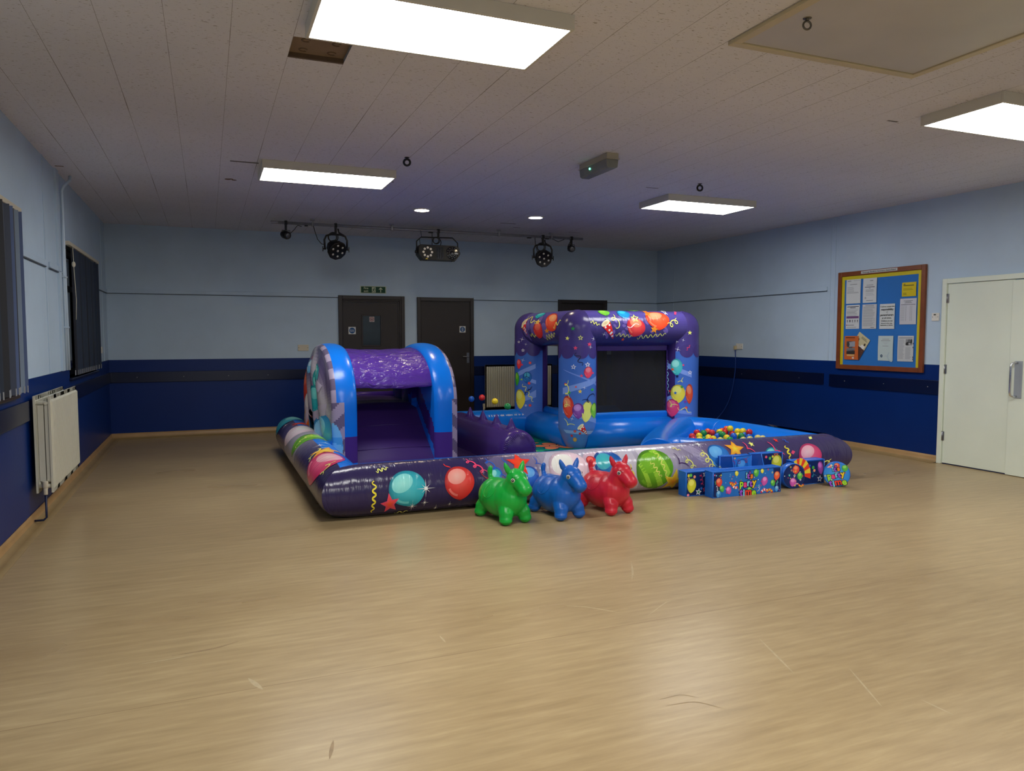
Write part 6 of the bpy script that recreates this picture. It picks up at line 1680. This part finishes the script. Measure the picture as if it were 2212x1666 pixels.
def pD(A, w, h):
    cl(A, w, h, .06, .85, DK, .008); cl(A, w, h, .11, .4, DK, .007); lines(A, w, h, (.17,.22,.26,.285,.31,.335,.36,.40,.45), 6, .06, .92)
    A.quad([(w*.05,h*.47),(w*.95,h*.47),(w*.95,h*.565),(w*.05,h*.565)], (110,70,120), 1, 1); lines(A, w, h, (.505,), 7, .1, .7, (205,190,210), .006)
    for k in range(5): A.ellipse(w*(.13+.185*k), h*.67, .010, .016, 0, GY if k != 1 else DK, None, 10); lines(A, w, h, (.74,), k, .07+.185*k, .2+.185*k)
    A.ellipse(w*.09, h*.845, .008, .009, 0, (150,40,60), None, 10); lines(A, w, h, (.835,), 8, .15, .75, GY, .008); lines(A, w, h, (.92,.945), 9, .06, .92)
def pE(A, w, h): cl(A, w, h, .04, .6); lines(A, w, h, [.09,.12,.15,.19,.22,.25,.28,.32,.35,.38,.42,.45,.48,.52,.56,.59,.63,.66,.69,.73,.77,.80,.84,.87], 12, .07, .95); lines(A, w, h, (.94,), 3, .6, .92, DK)
def pF(A, w, h):
    for tx, v, s, bo in (('Children remain the', .11, .022, .0003), ('responsibility', .225, .030, .0008), ('of', .33, .020, 0), ('parent/carers', .445, .031, .0008), ('at all times.', .565, .027, .0003), ('Children are not', .685, .022, .0003), ('allowed in the stage,', .775, .018, .0002), ('bathrooms or kitchen.', .855, .018, .0004)): A.text(tx, w*.5, h*v, s*1.12, DK, 'CENTER', 0, bo)
def pG(A, w, h):
    lines(A, w, h, (.05,), 1, .08, .95, (110,48,20), .013); lines(A, w, h, (.13,), 2, .3, .7, (150,80,40))
    A.quad([(w*.16,h*.22),(w*.76,h*.22),(w*.76,h*.77),(w*.16,h*.77)], (84,84,88), 1, 1); A.quad([(w*.3,h*.23),(w*.76,h*.23),(w*.76,h*.45),(w*.3,h*.45)], (150,154,164), 1, 1); A.ellipse(w*.27, h*.36, w*.1, h*.11, 0, (60,60,62)); A.quad([(w*.16,h*.52),(w*.76,h*.50),(w*.76,h*.58),(w*.16,h*.62)], (116,114,114), 1, 1); A.quad([(w*.16,h*.66),(w*.76,h*.62),(w*.76,h*.77),(w*.16,h*.77)], (48,46,46), 1, 1)
    A.quad([(w*.2,h*.78),(w*.72,h*.78),(w*.72,h*.85),(w*.2,h*.85)], (206,168,110), 1, 1); A.quad([(w*.56,h*.89),(w*.7,h*.89),(w*.7,h*.96),(w*.56,h*.96)], (206,200,190), 1, 1)
def pH(A, w, h):
    A.quad([(0,h*.5),(w,h*.5),(w,h),(0,h)], (84,52,40), 1, 1); A.ellipse(w*.2, h*.3, .016, .022, 0, (30,24,22)); A.ellipse(w*.82, h*.3, .013, .018, 0, (52,34,28)); A.quad([(w*.1,h*.36),(w*.36,h*.36),(w*.42,h*.6),(w*.14,h*.6)], (226,222,214), 2, 2); A.quad([(w*.62,h*.36),(w*.9,h*.36),(w*.86,h*.6),(w*.58,h*.6)], (226,222,214), 2, 2); A.strip([(w*.3,h*.42),(w*.5,h*.5),(w*.68,h*.44)], .014, (226,222,214), False); A.strip([(w*.3,h*.6),(w*.45,h*.75),(w*.5,h*.8)], .016, (220,214,206), False); A.strip([(w*.62,h*.5),(w*.8,h*.52)], .008, (40,48,90), False); lines(A, w, h, (.08,.13), 1, .35, .9, (150,144,110), .012); lines(A, w, h, (.86,), 2, .1, .3, (200,190,170))
def pI(A, w, h):
    for k in range(14):
        a = -1.9 + k*.2; A.quad([(w*.93+.05*math.cos(a+PI), h*.82+.05*math.sin(a+PI)), (w*.93+.065*math.cos(a+PI), h*.82+.065*math.sin(a+PI)), (w*.93+.065*math.cos(a+.2+PI), h*.82+.065*math.sin(a+.2+PI)), (w*.93+.05*math.cos(a+.2+PI), h*.82+.05*math.sin(a+.2+PI))], (170,190,196), 1, 1) if abs(math.cos(a+PI))*.065 < .9 and w*.93+.065*math.cos(a+PI) < w else None
    cl(A, w, h, .12, .45, LG, .008); cl(A, w, h, .18, .62, LG, .009)
    for v, f in ((.26,.4),(.29,.25),(.32,.15)): cl(A, w, h, v, f, (176,184,186), .004)
    cl(A, w, h, .40, .4, LG, .007); A.ellipse(w*.25, h*.81, .017, .018, 0, (24,60,84), None, 18); A.ellipse(w*.25, h*.81, .006, .006, 0, (190,200,206), None, 10); lines(A, w, h, (.80,), 3, .4, .8, (170,182,186))
def pJ(A, w, h):
    cl(A, w, h, .07, .85, GY, .008); lines(A, w, h, [.14+.03*k for k in range(26)], 5, .06, .44, LG, .004); lines(A, w, h, [.44+.03*k for k in range(16)], 7, .5, .9, LG, .004)
    A.quad([(w*.5,h*.13),(w*.92,h*.13),(w*.92,h*.37),(w*.5,h*.37)], (140,142,144), 1, 1); A.ellipse(w*.66, h*.3, w*.16, h*.07, -20, (44,44,46)); A.ellipse(w*.72, h*.2, w*.08, h*.07, 10, (96,100,104)); A.ellipse(w*.86, h*.22, w*.05, h*.09, 0, (34,34,36)); A.ellipse(w*.74, h*.31, w*.06, h*.03, -10, (190,190,190))
    for v in (.27, .42, .8, .88): A.quad([(w*.955,h*v),(w*.995,h*v),(w*.995,h*v+.018),(w*.955,h*v+.018)], DK, 1, 1)
def pHd(A, w, h): A.text('Parsonage Residents Association Notice Board', w*.5, h*.52, .0255, (24,26,30), 'CENTER', 0, .0003)
paper('white letter notice at the top left of the blue notice board', -4.389, 2.151, .226, .305, WH, pA)
paper('white notice with a curled right edge, second along the top of the notice board', -4.652, 2.149, .205, .303, WH, pB2)
paper('square yellow notice at the upper right of the blue notice board', -5.217, 2.061, .191, .164, (212,190,10), pY)
paper('white table timetable in a plastic sleeve below the square yellow notice', -5.197, 1.873, .222, .303, (198,200,206), pC)
paper('white notice with a purple band, left of the middle row on the notice board', -4.394, 1.828, .215, .302, WH, pD)
paper('white densely typed notice right of the purple-banded one', -4.650, 1.826, .216, .302, (198,200,200), pE)
paper('white notice reading children remain the responsibility of parent/carers', -4.912, 1.822, .215, .302, (204,210,208), pF)
paper('cream and brown martial arts leaflet tilted behind the orange booklet', -4.615, 1.488, .198, .305, (200,190,148), pH, 33, .002, 'pinned_leaflet')
paper('orange booklet with a grey landscape photo at the lower left of the notice board', -4.390, 1.434, .222, .300, (196,98,38), pG, 0, .010, 'pinned_booklet')
paper('pale green notice with a dark round logo, centre of the bottom row', -4.904, 1.436, .215, .302, (186,202,200), pI)
paper('newspaper cutting with a black and white photo at the lower right of the board', -5.183, 1.436, .216, .302, (196,200,200), pJ)
paper('white title strip reading Parsonage Residents Association Notice Board on the board frame', -4.626, 2.243, .532, .033, (206,208,204), pHd, 0, .002, 'title_strip', .0325)

# ------------------------------------------------------------------ camera, world, colour
cam = bpy.data.cameras.new('camera'); cam.sensor_width = 36.0; cam.lens = 1605.87 / 2212 * 36.0; cam.clip_start = .05
co = bpy.data.objects.new('camera', cam); COL.objects.link(co)
r_ = Vector((0.92546089, -0.37884271, -0.00058770)); u_ = Vector((0.02544427, 0.06060893, 0.99783723)); f_ = Vector((0.37798775, 0.92347429, -0.06573057))
Mx = Matrix((( r_.x, u_.x, -f_.x, 1.2717), (r_.y, u_.y, -f_.y, -11.6481), (r_.z, u_.z, -f_.z, 1.43), (0,0,0,1)))
co.matrix_world = Mx; sc.camera = co
w = bpy.data.worlds.new('night'); sc.world = w; w.use_nodes = True; w.node_tree.nodes['Background'].inputs[0].default_value = (.004, .006, .012, 1); w.node_tree.nodes['Background'].inputs[1].default_value = 1.0
sc.view_settings.view_transform = 'Standard'; sc.view_settings.look = 'None'; sc.view_settings.exposure = EXPO; sc.view_settings.gamma = 1.0
sc.cycles.use_denoising = True; sc.cycles.max_bounces = 8; sc.cycles.diffuse_bounces = 4; sc.cycles.glossy_bounces = 3; sc.cycles.caustics_reflective = False; sc.cycles.caustics_refractive = False; sc.cycles.sample_clamp_indirect = 6
